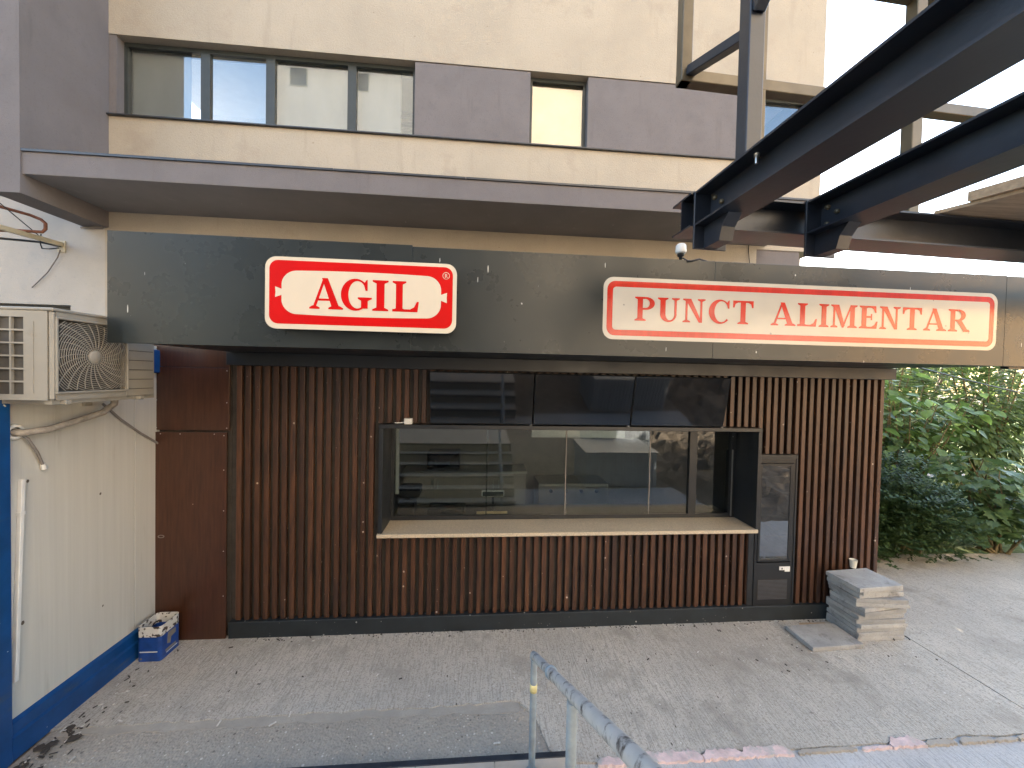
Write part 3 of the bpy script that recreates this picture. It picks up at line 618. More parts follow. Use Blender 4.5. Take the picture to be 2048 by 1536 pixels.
def rrect(x0, x1, z0, z1, r, n=8):
    out = []
    for cx, cz, a in ((x1-r, z1-r, 0), (x0+r, z1-r, 90), (x0+r, z0+r, 180), (x1-r, z0+r, 270)):
        for k in range(n+1): t = radians(a+90*k/n); out.append((cx+r*cos(t), cz+r*sin(t)))
    return out
def plate(name, poly, y, d, m, parent): return MB().prism(poly, lambda u, v, h: (u, y+h, v), d).build(name, m, parent)
# logo light box
AY = 3.125
a0 = at(530, 585, Y=AY).x; a1 = at(913, 595, Y=AY).x; z1 = (at(720, 520, Y=AY).z); z0 = at(720, 662, Y=AY).z
sg = thing('logo_sign', ((a0+a1)/2, FY, z0), 'red and white light box with sausage outline and four-letter logo on fascia', 'sign')
plate('box_body', rrect(a0+.012, a1-.012, z0+.012, z1-.012, .075), AY+.012, FY-AY-.0125, M['plasw'], sg)
plate('face', rrect(a0, a1, z0, z1, .085), AY, .0115, M['white'], sg)
m_ = .032; rz0, rz1 = z0+m_+.008, z1-m_+.004
plate('red_field', rrect(a0+m_, a1-m_, rz0, rz1, .068), AY-.0012, .0008, M['red'], sg)
cx, cz = (a0+a1)/2, (rz0+rz1)/2; hw, hh = (a1-a0)*.408, (rz1-rz0)*.352
hw, hh = (a1-a0)*.412, (rz1-rz0)*.335; saus = []
for u, v in rrect(-hw, hw, -hh, hh, hh*.62, 12):
    saus.append((cx+u*(1+.012*(1-(v/hh)**2)), cz+v*(1+.075*(1-(u/hw)**2))))
sz = []                                                    # keep the flat runs finely divided so that they bulge
for i in range(len(saus)):
    p, q = saus[i], saus[(i+1) % len(saus)]; sz.append(p)
    if abs(p[0]-q[0]) > .2:
        for k in range(1, 16):
            t = k/16; u = (p[0]+(q[0]-p[0])*t-cx); sg_ = 1 if p[1] > cz else -1; sz.append((cx+u, cz+sg_*hh*(1+.075*(1-(u/hw)**2))))
saus = sz
plate('sausage_outline', saus, AY-.0024, .0008, M['white'], sg)
for s_ in (-1, 1):
    plate('tied_end', [(cx+s_*(hw-.01), cz-.018), (cx+s_*(hw+.055), cz-.042), (cx+s_*(hw+.052), cz), (cx+s_*(hw+.055), cz+.042), (cx+s_*(hw-.01), cz+.018)], AY-.0022, .0006, M['white'], sg)
lx0, lx1 = at(619, 600, Y=AY).x, at(838, 600, Y=AY).x; lz0, lz1 = cz-.125, cz+.122
widths = [(619, 686, 'A'), (682, 744, 'G'), (745, 777, 'I'), (785, 838, 'L')]
for p0, p1, ch in widths: letters(ch, at(p0, 600, Y=AY).x, at(p1, 600, Y=AY).x, lz0, lz1, AY-.0036, M['red'], sg)
rc = (cx+hw+.045, rz1-.07)
MB().tube([(rc[0]+.027*cos(k*pi/12), AY-.002, rc[1]+.027*sin(k*pi/12)) for k in range(24)], .0025, 4, closed=True).build('registered_ring', M['white'], sg)
letters('R', rc[0]-.012, rc[0]+.013, rc[1]-.015, rc[1]+.015, AY-.0020, M['white'], sg)
# long vinyl sign
sv = thing('vinyl_sign', (2.98, FY, 3.34), 'long white and red bordered vinyl sign lettered across the fascia panels', 'sign')
b0, b1 = at(1206, 615, Y=FY).x, at(1993, 645, Y=FY).x; y_ = FY-.0018
plate('white_board', rrect(b0, b1, 3.343, 3.887, .09), y_, .0008, M['vwhite'], sv)
m_ = .034; R1 = rrect(b0+m_, b1-m_, 3.343+m_, 3.887-m_, .072)
plate('red_border', R1, y_-.0010, .0006, M['red2'], sv)
m_ = .085; plate('white_field', rrect(b0+m_, b1-m_, 3.343+m_, 3.887-m_, .03), y_-.0020, .0006, M['vwhite'], sv)
tz0, tz1 = 3.512, 3.722
letters('PUNCT', at(1269, 620, Y=FY).x, at(1506, 625, Y=FY).x, tz0, tz1, y_-.0032, M['red2'], sv, gap=.11)
letters('ALIMENTAR', at(1541, 630, Y=FY).x, at(1937, 645, Y=FY).x, tz0, tz1, y_-.0032, M['red2'], sv, gap=.07)
# light sensor on the fascia
sp = at(1360, 520, Y=3.28)
sn = thing('light_sensor', (sp.x, sp.y, 4.05), 'small white capped sensor on black stem standing on the fascia top', 'sensor')
MB().lathe([(0, .172), (.03, .170), (.043, .155), (.047, .10), (.040, .085), (0, .085)], (sp.x, 3.27, 4.05)).build('cap', M['plasw'], sn)
MB().lathe([(.03, .086), (.028, .06), (.014, .055), (.014, -.03), (0, -.03)], (sp.x, 3.27, 4.05)).build('stem', M['black'], sn)
B(sp.x-.025, sp.x+.03, 3.255, 3.29, 4.04, 4.07, .004).build('clamp', M['inox'], sn)
MB().tube([(sp.x+.01, 3.25, 4.09), (sp.x+.04, 3.21, 4.05), (sp.x+.09, 3.205, 4.06), (sp.x+.16, 3.24, 4.085), (sp.x+.25, 3.26, 4.072)], .007, 6).build('cable', M['bcable'], sn)

# ------------------------------------------------------------------ menu screens
tvx = [-.575, .60, 1.765, 2.93]
tlab = ['black menu screen reflecting the stairs, next to the small white box', 'black menu screen hung between two other screens', 'black menu screen on the end nearest the fridge']
for i in range(3):
    a, b = tvx[i]+.006, tvx[i+1]-.006
    tv = thing('menu_screen', ((a+b)/2, 4.3, 2.44), tlab[i], 'screen', 'menu screens over the serving window')
    Mr = Matrix.Translation((0, 4.30, 2.44)) @ Matrix.Rotation(radians(11.5+(i-1)*.4), 4, 'X')
    B(a, b, 0, .045, 0, .60, .006, Mr).build('housing', M['black'], tv)
    B(a+.006, b-.006, -.0025, -.0002, .012, .594, 0, Mr).build('display', M['screen'], tv)
    B(a+.5, b-.5, .046, .12, .1, .4, 0, Mr).build('wall_mount', M['black'], tv)
    B(b-.03, b+.0, -.006, .0, -.012, .004, 0, Mr).build('clip', M['inox'], tv)
wb = MB(); wb.box(-.86, -.77, 4.29, 4.35, WZ1+.0005, WZ1+.068, .006); wb.tube([(-.86, 4.32, WZ1+.02), (-.91, 4.33, WZ1+.012), (-.97, 4.35, WZ1+.01)], .008, 6)
tag(wb.build('junction_box', M['plasw'], base=(-.81, 4.32, WZ1)), 'small white junction box on the window head beside the screens', 'box')

# ------------------------------------------------------------------ fridge
fg = thing('display_fridge', (3.68, 4.36, .2), 'tall narrow black display fridge with mirrored glass door set into slats', 'fridge')
fy = 4.352
cb = MB(); cb.box(FXL, FXL+.03, fy, 4.95, .201, FZ1); cb.box(FXR-.03, FXR, fy, 4.95, .201, FZ1); cb.box(FXL+.03, FXR-.03, fy, 4.95, FZ1-.05, FZ1); cb.box(FXL+.03, FXR-.03, fy+.001, 4.95, .201, .74); cb.box(FXL+.03, FXR-.03, 4.9, 4.95, .74, FZ1-.05)
cb.build('cabinet', M['black'], fg)
dr = MB(); dr.box(FXL+.03, FXL+.06, fy-.012, fy+.03, .76, FZ1-.055, .004); dr.box(FXR-.075, FXR-.032, fy-.012, fy+.03, .76, FZ1-.055, .004); dr.box(FXL+.06, FXR-.075, fy-.011, fy+.03, .76, .79); dr.box(FXL+.06, FXR-.075, fy-.011, fy+.03, FZ1-.085, FZ1-.055)
d = dr.build('door', M['black'], fg); B(FXL+.058, FXR-.073, fy-.004, fy, .785, FZ1-.08).build('door_glass', M['fglass'], d)
for z in (1.05, 1.3, 1.55, 1.8): B(FXL+.04, FXR-.04, fy+.06, 4.85, z, z+.008).build('shelf', M['inox'], fg)
B(FXL+.05, FXR-.06, fy-.002, fy-.0002, .28, .53).build('grille_back', M['slatback'], fg)
for k in range(15): B(FXL+.055, FXR-.065, fy-.009, fy-.0025, .285+k*.0165, .290+k*.0165).build('grille_slat', M['grl'], fg)
B(FXR-.17, FXR-.10, fy-.002, fy-.0002, .645, .69).build('warning_sticker', M['stickw'], fg); B(FXR-.098, FXR-.03, fy-.002, fy-.0002, .625, .69).build('sticker', M['stickw'], fg)
MB().prism([(FXR-.149, .655), (FXR-.121, .655), (FXR-.135, .681)], lambda u, v, h: (u, fy-.0032+h, v), .001).build('warning_triangle', M['black'], fg)
B(FXL-.075, FXL-.002, 4.362, 4.42, .201, 1.14).build('side_trim', M['anth'], fg)
B(FXR+.002, FXR+.022, 4.345, 4.424, .201, FZ1+.055).build('side_trim', M['anth'], fg); B(FXL, FXR, 4.345, 4.424, FZ1+.003, FZ1+.055).build('top_trim', M['anth'], fg)

# ------------------------------------------------------------------ inside the kiosk
ib = thing('work_counter', (.8, 5.0, .12), 'dark counter just inside the serving window', 'counter'); B(-1.05, 3.3, 4.80, 5.3, .121, 1.12).build('body', M['anth'], ib); B(-1.07, 3.32, 4.79, 5.32, 1.121, 1.16).build('top', M['anth'], ib)
cbn = thing('back_cabinet', (-.2, 6.2, .12), 'grey kitchen cabinet with paired doors behind the glass', 'cabinet')
B(-1.2, .75, 6.02, 6.49, .121, 1.42).build('body', M['cab'], cbn); B(-1.22, .77, 6.0, 6.49, 1.421, 1.46).build('worktop', M['inox'], cbn)
for k in range(4):
    dd = B(-1.19+k*.485, -1.19+(k+1)*.485-.006, 6.0, 6.019, .2, 1.40).build('door', M['cab'], cbn); hx = -1.19+(k+1)*.485-.05 if k % 2 == 0 else -1.19+k*.485+.04
    B(hx, hx+.012, 5.98, 5.999, 1.18, 1.32).build('handle', M['inox'], dd)
mw = thing('microwave', (-.6, 6.25, 1.461), 'dark microwave standing on the grey cabinet', 'microwave'); B(-.85, -.33, 6.08, 6.45, 1.475, 1.74, .01).build('housing', M['black'], mw); B(-.82, -.48, 6.07, 6.079, 1.5, 1.71).build('door', M['screen'], mw)
for fx_ in (-.8, -.4): B(fx_, fx_+.03, 6.12, 6.4, 1.4605, 1.475).build('foot', M['black'], mw)
ov = thing('oven_range', (1.5, 6.2, .12), 'stainless range with round knobs seen through the glass', 'oven'); B(.95, 2.1, 5.95, 6.48, .121, 1.28, .01).build('body', M['inox'], ov); B(.95, 2.1, 5.94, 5.949, 1.08, 1.25).build('control_panel', M['inox'], ov)
for k in range(4): MB().lathe([(0, .03), (.028, .028), (.03, 0)], (1.15+k*.25, 5.94, 1.16), (0, -1, 0), 14).build('knob', M['black'], ov)
hd = thing('extractor_hood', (1.5, 6.2, 2.2), 'stainless extractor hood above the range', 'hood'); MB().prism([(5.8, 2.05), (6.49, 2.05), (6.49, 2.75), (6.2, 2.75), (5.8, 2.2)], lambda u, v, h: (.8+h, u, v), 1.5).build('canopy', M['inox'], hd)
pr_ = thing('receipt_printer', (-.93, 4.95, 1.161), 'black printer on the counter behind the left jamb', 'printer'); B(-1.03, -.83, 4.84, 5.1, 1.162, 1.36, .02).build('body', M['black'], pr_); B(-1.03, -.76, 4.83, 5.1, 1.42, 1.54, .02).build('top', M['black'], pr_); B(-.97, -.9, 4.95, 5.05, 1.36, 1.42).build('neck', M['black'], pr_)
cdp = thing('customer_display', (.2, 4.9, 1.161), 'pole mounted customer display with pale rim behind the glass', 'display')
q = at(986, 988, Y=4.88)
B(q.x-.015, q.x+.015, 4.89, 4.92, 1.175, q.z-.045).build('pole', M['black'], cdp); B(q.x-.15, q.x+.15, 4.885, 4.925, q.z-.042, q.z+.042, .012).build('head', M['plasw'], cdp); B(q.x-.135, q.x+.135, 4.880, 4.8845, q.z-.028, q.z+.028).build('screen', M['lens'], cdp); B(q.x-.05, q.x+.05, 4.86, 4.96, 1.1615, 1.175).build('foot', M['black'], cdp)
ty = thing('wooden_tray', (.18, 4.84, 1.161), 'small light wooden tray beside the display pole', 'tray')
B(-.03, .37, 4.795, 4.85, 1.1615, 1.18).build('base', M['brass'], ty); B(-.03, .37, 4.795, 4.80, 1.181, 1.225).build('rim', M['brass'], ty); B(-.03, .37, 4.845, 4.85, 1.181, 1.235).build('rim', M['brass'], ty)
bx_ = thing('glass_box', (-.45, 5.0, 1.161), 'low clear box with dark contents on the counter', 'box'); B(-.66, -.18, 4.84, 5.1, 1.1615, 1.27, .01).build('shell', M['glass'], bx_); B(-.5, -.22, 4.88, 5.05, 1.166, 1.24, .02).build('contents', M['black'], bx_)

# ------------------------------------------------------------------ paving slabs, cup, tin
sm = B(-.30, .30, -.2, .2, 0, .0485, .004); sme = bpy.data.meshes.new('paving_slab'); sme.from_pydata(sm.v, [], sm.f); sme.materials.append(M['slab'])
tw = [0, 1.2, -.8, .6, -1.0, 1.0, 3.4, 4.0, -4.2, -3.2, 1.6, 4.2, 2.6]; ox = [0, .0, .015, .02, -.005, .0, .03, .03, .01, -.005, .005, .0, -.055]; oy = [0, .0, .01, -.01, 0, .01, 0, .01, -.02, -.02, .02, .015, -.02]
slabtxt = ['concrete paving slab at the very bottom of the stack', 'concrete paving slab second from the bottom of the stack', 'third', 'fourth', 'fifth', 'sixth', 'seventh', 'eighth', 'ninth', 'tenth', 'eleventh', 'concrete paving slab directly under the topmost slab of the stack', 'topmost concrete paving slab of the stack, carrying the paper cup']
for i in range(13):
    o = place('paving_slab', sme, (4.685+ox[i], 4.125+oy[i], .0205+i*.0495), None, (random.uniform(-.002, .002), 0, radians(tw[i]*1.7)))
    lab = slabtxt[i] if ' ' in slabtxt[i] else 'grey concrete paving slab, %s from the bottom of the stack' % slabtxt[i]
    tag(o, lab, 'paving slab', 'stacked paving slabs')
o = place('paving_slab', sme, (4.02, 3.985, .0225), None, (radians(1.2), 0, radians(2)), (1.06, .9, 1)); o.location.z = .026
tag(o, 'single concrete paving slab lying flat on the ground beside the stack', 'paving slab')
tz = .0205+13*.0495
cpo = at(1706, 1135, Z=tz)
cu = MB(); cu.lathe([(.030, .001), (.031, .004), (.041, .098), (.043, .10), (.0415, .103), (.039, .098), (.029, .012), (0, .012)], (cpo.x, cpo.y, tz)); cu.lathe([(0, .001), (.030, .001)], (cpo.x, cpo.y, tz))
tag(cu.build('paper_cup', M['cup'], base=(cpo.x, cpo.y, tz)), 'cream paper cup standing on the stack of slabs', 'cup')
wl = at(1800, 1280, Z=.03); mb = MB(); mb.tube([wl+Vector((.10*cos(t)+.03, .05*sin(t), -.002+.03*sin(t))) for t in [k*pi/10 for k in range(11)]], .007, 6)
tag(mb.build('bent_cable', M['bcable'], base=wl), 'short bent black cable end beside the slab stack', 'cable')
tn = thing('paint_tin', (-3.30, 4.15, .02), 'open rectangular blue tin with paint splattered white top', 'tin')
t0, t1, u0, u1, h0, h1, h2 = -3.425, -3.20, 4.03, 4.28, .021, .27, .375
def rr(z): return rrect(t0, t1, u0, u1, .03, 4), z
def wall(z0_, z1_, m, name, inset=0.):
    po = rrect(t0+inset, t1-inset, u0+inset, u1-inset, .03, 4); n = len(po); pi_ = rrect(t0+inset+.004, t1-inset-.004, u0+inset+.004, u1-inset-.004, .028, 4)
    vs = [(a, b, z0_) for a, b in po]+[(a, b, z1_) for a, b in po]+[(a, b, z1_) for a, b in pi_]+[(a, b, z0_) for a, b in pi_]
    return MB().add(vs, [[k*n+i, k*n+(i+1) % n, ((k+1) % 4)*n+(i+1) % n, ((k+1) % 4)*n+i] for k in range(4) for i in range(n)]).build(name, m, tn)
lb = wall(h0, h1, M['tin'], 'body'); wall(h1+.0005, h2, M['tinw'], 'splattered_rim')
MB().prism(rrect(t0+.004, t1-.004, u0+.004, u1-.004, .03, 4), lambda u, v, h: (u, v, .20-h), .17).build('dried_paint', M['muck'], tn)
B(t0+.025, t1-.03, u0-.0015, u0-.0003, .115, .125).build('label_stripe', M['plasw'], lb)
MB().lathe([(0, .0012), (.011, .0012)], (t0+.04, u0, .05), (0, -1, 0), 14).build('label_dot', M['cable'], lb)
B(t1+.0003, t1+.0015, u0+.07, u1-.04, .06, .067).build('label_stripe', M['plasw'], lb); B(t1+.0003, t1+.0015, u0+.06, u1-.06, .075, .10).build('label_text_band', M['cable'], lb)
MB().prism([(u0+.08, .15), (u0+.12, .13), (u0+.13, .19), (u0+.19, .20), (u0+.19, .25), (u0+.09, .26)], lambda u, v, h: (t1+.0004+h, u, v), .001).build('label_patch', M['cable'], lb)

# ------------------------------------------------------------------ steel platform at the upper right
SO = Vector((1.215, 2.15, 0)); SA = radians(2.4); SM = Matrix.Translation(SO) @ Matrix.Rotation(SA, 4, 'Z')
sp_ = thing('steel_platform', (3, 2, 4.0), 'unfinished platform of black steel beams with welded tube frame and plywood', 'platform')
def hbeam(p, axis, L, name='beam'):                      # 200 mm wide-flange section, p = corner of bottom flange
    b, h, tf, tw_ = .20, .20, .011, .008
    pr_ = [(0, 0), (b, 0), (b, tf), (b/2+tw_/2, tf), (b/2+tw_/2, h-tf), (b, h-tf), (b, h), (0, h), (0, h-tf), (b/2-tw_/2, h-tf), (b/2-tw_/2, tf), (0, tf)]
    f = (lambda u, v, t: SM @ Vector((p[0]+t, p[1]+u, p[2]+v))) if axis == 'x' else (lambda u, v, t: SM @ Vector((p[0]+u, p[1]+t, p[2]+v)))
    mb = MB(); n = len(pr_); va = [f(u, v, 0) for u, v in pr_]; vb = [f(u, v, L) for u, v in pr_]
    caps = [[0, 1, 2, 11], [11, 2, 3, 10], [10, 3, 4, 9], [9, 4, 5, 8], [8, 5, 6, 7]]
    caps = [[0, 1, 2, 3, 10, 11], [10, 3, 4, 9], [9, 4, 5, 6, 7, 8]]
    mb.add(va+vb, [[i, (i+1) % n, (i+1) % n+n, i+n] for i in range(n)]+caps+[[q+n for q in c_][::-1] for c_ in caps])
    return mb.build(name, M['steel'], sp_)
ZB = 3.91
hbeam((0, 0, ZB), 'x', 6.5)
beams = []
for bx0 in (.02, .755, 2.6):
    bmn = hbeam((bx0, -6, ZB), 'y', 5.985); beams.append(bmn)
    pl = MB(); pl.box(bx0-.004, bx0+.204, -.014, -.001, ZB-.135, ZB+.203, .002, SM); pl.build('end_plate', M['steel'], bmn)
    sh = MB(); vs = [(-.012, ZB-.13), (-.15, ZB-.13), (-.17, ZB-.06), (-.22, ZB-.001), (-.012, ZB-.001)]
    sh.prism(vs, lambda u, v, h: SM @ Vector((bx0+.06+h, u, v)), .08); sh.build('seat_bracket', M['steel'], bmn)
    for yy, zz in ((-.06, .05), (-.06, .15), (-.12, .10)):
        MB().lathe([(0, .016), (.013, .016), (.014, 0)], SM @ Vector((bx0+.096, yy, ZB+zz)), (-1, 0, 0), 6).build('bolt', M['primer'], bmn)
    if bx0 > .1: continue
    MB().lathe([(0, .016), (.013, .016), (.014, 0)], SM @ Vector((bx0+.05, -.42, ZB+.189)), (0, 0, -1), 6).build('bolt', M['inox'], bmn)
    MB().tube([SM @ Vector((bx0+.05, -.42, ZB+.175)), SM @ Vector((bx0+.05, -.42, ZB+.14))], .008, 8).build('bolt', M['inox'], bmn)
def tubebar(a, b, w_=.07, name='tube', m='primer'): return MB().bar(a, b, w_, w_, .004).build(name, M[m], sp_)
zt = ZB+.20
def LP(x, y, z): return SM @ Vector((x, y, z))
yF = .10
zh, zH = 4.845, at(1800, -6, Y=2.33).z
tubebar(LP(-.045, yF, zh), LP(2.9, yF, zh)); tubebar(LP(-.045, yF, zH), LP(2.9, yF, zH))
tubebar(LP(-.010, yF+.001, zh-.035), LP(-.010, yF+.001, 6.6), .068); tubebar(LP(.485, yF+.002, zt), LP(.485, yF+.002, 6.6)); tubebar(LP(1.62, yF+.001, zt), LP(1.62, yF+.001, zH), .075)
tubebar(LP(3.1, yF+.001, zt), LP(3.1, yF+.001, zH), .075)
pX = LP(.07, -.36, zt)
tubebar(pX, pX+Vector((0, 0, 2.6)), .08, 'post', 'steel')
da = LP(.01, yF-.03, 4.87); zz = at(1475, 55, Y=pX.y).z
tubebar(da, Vector((pX.x, pX.y+.03, zz)), .055, 'brace', 'steel')
zz2 = at(1487, 32, Y=pX.y).z; tubebar(Vector((pX.x, pX.y-.03, zz2)), Vector((pX.x+.02, pX.y-1.0, zz2+.95)), .06, 'brace', 'steel')
p1, p2 = at(1868, 428, Z=4.122), at(2060, 380, Z=4.122)
MB().prism([(p1.x, p1.y), (p2.x, p2.y), (p2.x+3, p2.y-.3), (p1.x+3, p1.y+.1)], lambda u, v, h: (u, v, 4.118+h), .022).build('plywood_sheet', M['pwood'], sp_)
p1, p2 = at(1935, 402, Z=4.145), at(2070, 365, Z=4.145)
MB().prism([(p1.x, p1.y), (p2.x, p2.y), (p2.x+2, p2.y-.2), (p1.x+2, p1.y+.1)], lambda u, v, h: (u, v, 4.141+h), .06).build('timber', M['pwood'], sp_)

# ------------------------------------------------------------------ plants at the right
def leafmesh(kind):
    if kind == 'broad':
        o = [(0, 0), (.24, .06), (.40, .26), (.40, .48), (.27, .76), (0, 1.05)]
    elif kind == 'maple':
        o = [(0, 0), (.18, .10), (.46, .02), (.36, .24), (.60, .46), (.34, .50), (.34, .72), (.16, .66), (0, 1.0)]
    else: o = [(0, 0), (.2, .22), (.24, .5), (.14, .8), (0, 1)]
    mid = [(0, b, -.06*sin(b*2.6)) for _, b in o]
    vs = []; fs = []
    for s_ in (1, -1):
        n0 = len(vs); pts = [(s_*a, b, .14*abs(a)+.0-.10*b*b-.04*sin(b*2.6)) for a, b in o]; c = (0, .45, -.05); vs.append(c); vs += pts
        for i in range(len(o)-1): fs.append([n0, n0+1+i, n0+2+i] if s_ > 0 else [n0, n0+2+i, n0+1+i])
    return vs, fs
def leafdata(name, kind, m, bend=0):
    vs, fs = leafmesh(kind); me = bpy.data.meshes.new(name)
    me.from_pydata([(x, y, z-bend*y*y) for x, y, z in vs], [], fs); me.materials.append(m); me.polygons.foreach_set('use_smooth', [True]*len(fs)); return me
def leaf_rot(out, droop):                                # leaf points along 'out' and hangs
    d = Vector((out.x, out.y, out.z-droop)).normalized(); up = Vector((random.uniform(-.35, .35), random.uniform(-.35, .35), 1))
    x_ = d.cross(up).normalized(); z_ = x_.cross(d)
    return Matrix(((x_.x, d.x, z_.x), (x_.y, d.y, z_.y), (x_.z, d.z, z_.z)))
def joined(name, kind, m, spots, parent):                # spots: (pos, rot3, size)
    vs0, fs0 = leafmesh(kind); o0 = OFF[parent.name]; V = []; F = []
    for p, r, s_ in spots:
        n = len(V); V += [tuple(p-o0+r @ (Vector(v)*s_)) for v in vs0]; F += [[i+n for i in f] for f in fs0]
    me = bpy.data.meshes.new(name); me.from_pydata(V, [], F); me.materials.append(m); me.polygons.foreach_set('use_smooth', [True]*len(F))
    return tag(link(name, me, parent), kind='stuff')
def shrub(name, base, label, cat, stems, m, kind, size, nleaf, nobj, group=None):
    root = thing(name, base, label, cat, group); me = [leafdata(kind+'_leaf', kind, m, b) for b in (0, .12, .25)]
    spots = []
    for tip in stems:
        b = Vector(base)+Vector((random.uniform(-.15, .15), random.uniform(-.15, .15), 0)); tip = Vector(tip); mid = b.lerp(tip, .5)+Vector((random.uniform(-.15, .15), random.uniform(-.15, .15), .15))
        pts = [b, b.lerp(mid, .6), mid, mid.lerp(tip, .6), tip]; MB().tube(pts, [.022, .018, .014, .01, .005], 6).build('stem', M['stem'], root)
        for k in range(nleaf//len(stems)):
            t = random.uniform(.28, 1.0)**.8; q = pts[0].lerp(pts[2], t*2) if t < .5 else pts[2].lerp(pts[4], t*2-1)
            out = Vector((random.gauss(0, 1), random.gauss(0, 1), random.uniform(-.1, .5))).normalized()
            pos = q+out*random.uniform(.05, .42); s_ = size*random.uniform(.6, 1.3)
            spots.append((pos, leaf_rot(out, random.uniform(.2, .9)), s_))
    spots.sort(key=lambda s_: s_[0].y-.3*s_[2])
    for p, r, s_ in spots[:nobj]:
        o = place('leaf', random.choice(me), p, root); o.rotation_euler = r.to_euler(); o.scale = (s_, s_, s_)
    if spots[nobj:]: joined('inner_leaves', kind, m, spots[nobj:], root)
    return root
def ring_tips(c, rx, ry, z0, z1, n): return [(c[0]+random.uniform(-rx, rx), c[1]+random.uniform(-ry, ry), random.uniform(z0, z1)) for _ in range(n)]
shrub('broadleaf_shrub', (6.7, 6.9, 0), 'tall shrub with large pale green leaves close to the kiosk corner', 'shrub', ring_tips((6.75, 6.9), .75, .5, 2.1, 3.7, 30), M['bigleaf'], 'broad', .19, 900, 298)
shrub('broadleaf_shrub', (8.7, 7.2, 0), 'tall shrub with large leaves behind the lobed-leaf plant', 'shrub', ring_tips((8.9, 7.2), 1.0, .6, 1.7, 3.2, 30), M['bigleaf'], 'broad', .18, 900, 298)
shrub('young_maple', (9.3, 6.0, 0), 'low plant with lobed maple-like leaves at the edge of the concrete', 'shrub', ring_tips((9.3, 5.95), .9, .3, .3, 1.8, 28), M['maple'], 'maple', .19, 600, 298)
def privet(base, rx, ry, hz, label, n):
    root = thing('privet_bush', base, label, 'bush', 'dark privet bushes beside the concrete'); c = Vector(base); spots = []
    for k in range(7):
        a = random.uniform(0, 2*pi); tip = c+Vector((cos(a)*rx*.5, sin(a)*ry*.5, hz*random.uniform(.6, .85)))
        MB().tube([c+Vector((random.uniform(-.2, .2), random.uniform(-.1, .1), 0)), c.lerp(tip, .5)+Vector((0, 0, .1)), tip], [.016, .011, .005], 5).build('stem', M['stem'], root)
    lobes = [(Vector((random.uniform(-.75, .75)*rx, random.uniform(-.7, .7)*ry, random.uniform(.06, .8)*hz)), random.uniform(.22, .42)) for _ in range(48)]
    for k in range(n//14):
        lc, lr = random.choice(lobes); d = Vector((random.gauss(0, 1), random.gauss(0, 1)-.3, random.gauss(0, 1)+.3)).normalized()
        tw0 = c+lc+d*lr*random.uniform(.35, 1.0)
        if tw0.z < .04: continue
        dd = (d+Vector((0, 0, .6))).normalized()
        for j in range(14):
            q = tw0+dd*(j*.011); a = j*2.4; out = (dd*.6+Vector((cos(a), sin(a), .15))).normalized()
            spots.append((q, leaf_rot(out, .05), random.uniform(.045, .075)))
    joined('foliage', 'privet', M['privet'], spots, root); return root
privet((6.35, 5.95, .0), .95, .55, 1.95, 'dense dark green small-leaved bush against the slatted kiosk end', 19000)
privet((7.55, 5.95, .0), .75, .5, 1.45, 'dense dark green small-leaved bush between kiosk bush and lobed-leaf plant', 16000)
for (bx_0, by_0, r_, h_, lb_) in ((8.2, 9.2, 1.1, 4.6, 'tall sun-blocking bush added behind the large-leaved shrubs, closest to the office wall'), (10.3, 8.9, 1.2, 4.4, 'tall sun-blocking bush added behind the large-leaved shrubs, between two more'), (12.6, 8.4, 1.3, 4.2, 'tall sun-blocking bush added behind the shrubs, farthest from the office wall')):  # added to keep low sun off the concrete; also fill the backdrop
    bush_spots = []; root_ = thing('sun_block_bush', (bx_0, by_0, 0), lb_, 'bush', 'added sun-blocking bushes behind the shrubs')
    for k in range(8):
        a_ = k*.8; MB().tube([(bx_0+.1*cos(a_), by_0+.1*sin(a_), 0), (bx_0+.3*r_*cos(a_), by_0+.3*sin(a_), h_*.5), (bx_0+.6*r_*cos(a_), by_0+.5*sin(a_), h_*.85)], [.03, .02, .008], 6).build('stem', M['stem'], root_)
    for k in range(4200):
        d_ = Vector((random.gauss(0, 1), random.gauss(0, 1), random.gauss(0, 1))).normalized(); q_ = random.random()**.4
        bush_spots.append((Vector((bx_0+d_.x*r_*1.15*q_, by_0+d_.y*.7*q_, max(random.uniform(.03, .5), h_*.5+d_.z*h_*.5*q_))), leaf_rot(d_, .5), random.uniform(.10, .2)))
    joined('foliage', 'privet', M['tree'], bush_spots, root_)
def tree(base, h, r, label, n, group):
    root = thing('tree', base, label, 'tree', group); c = Vector(base)
    MB().tube([c, c+Vector((.1, 0, h*.3)), c+Vector((0, .1, h*.75))], [r*.07, r*.05, r*.02], 8).build('trunk', M['bark'], root)
    lobes = []
    for k in range(26):
        d = Vector((random.gauss(0, 1), random.gauss(0, 1), random.gauss(0, .9))).normalized(); lobes.append((c+Vector((0, 0, h*.58))+Vector((d.x*r*.8, d.y*r*.8, d.z*h*.36)), random.uniform(.25, .45)*r))
    for lc, lr in lobes[:9]: MB().tube([c+Vector((0, 0, h*.3)), c.lerp(lc, .6)+Vector((0, 0, .2)), lc], [r*.03, r*.02, r*.008], 5).build('limb', M['bark'], root)
    spots = []
    for k in range(n):
        lc, lr = random.choice(lobes); d = Vector((random.gauss(0, 1), random.gauss(0, 1), random.gauss(0, 1))).normalized(); spots.append((lc+d*lr*random.uniform(.3, 1)**.6, leaf_rot(d, .4), random.uniform(.14, .26)))
    joined('crown', 'privet', M['tree'], spots, root)
tl_ = ['round green tree behind the shrubs, closest to the office wall', 'green tree behind the shrubs, middle of the row', 'green tree farthest along the row behind the shrubs', 'tree standing alone beyond the footpath']
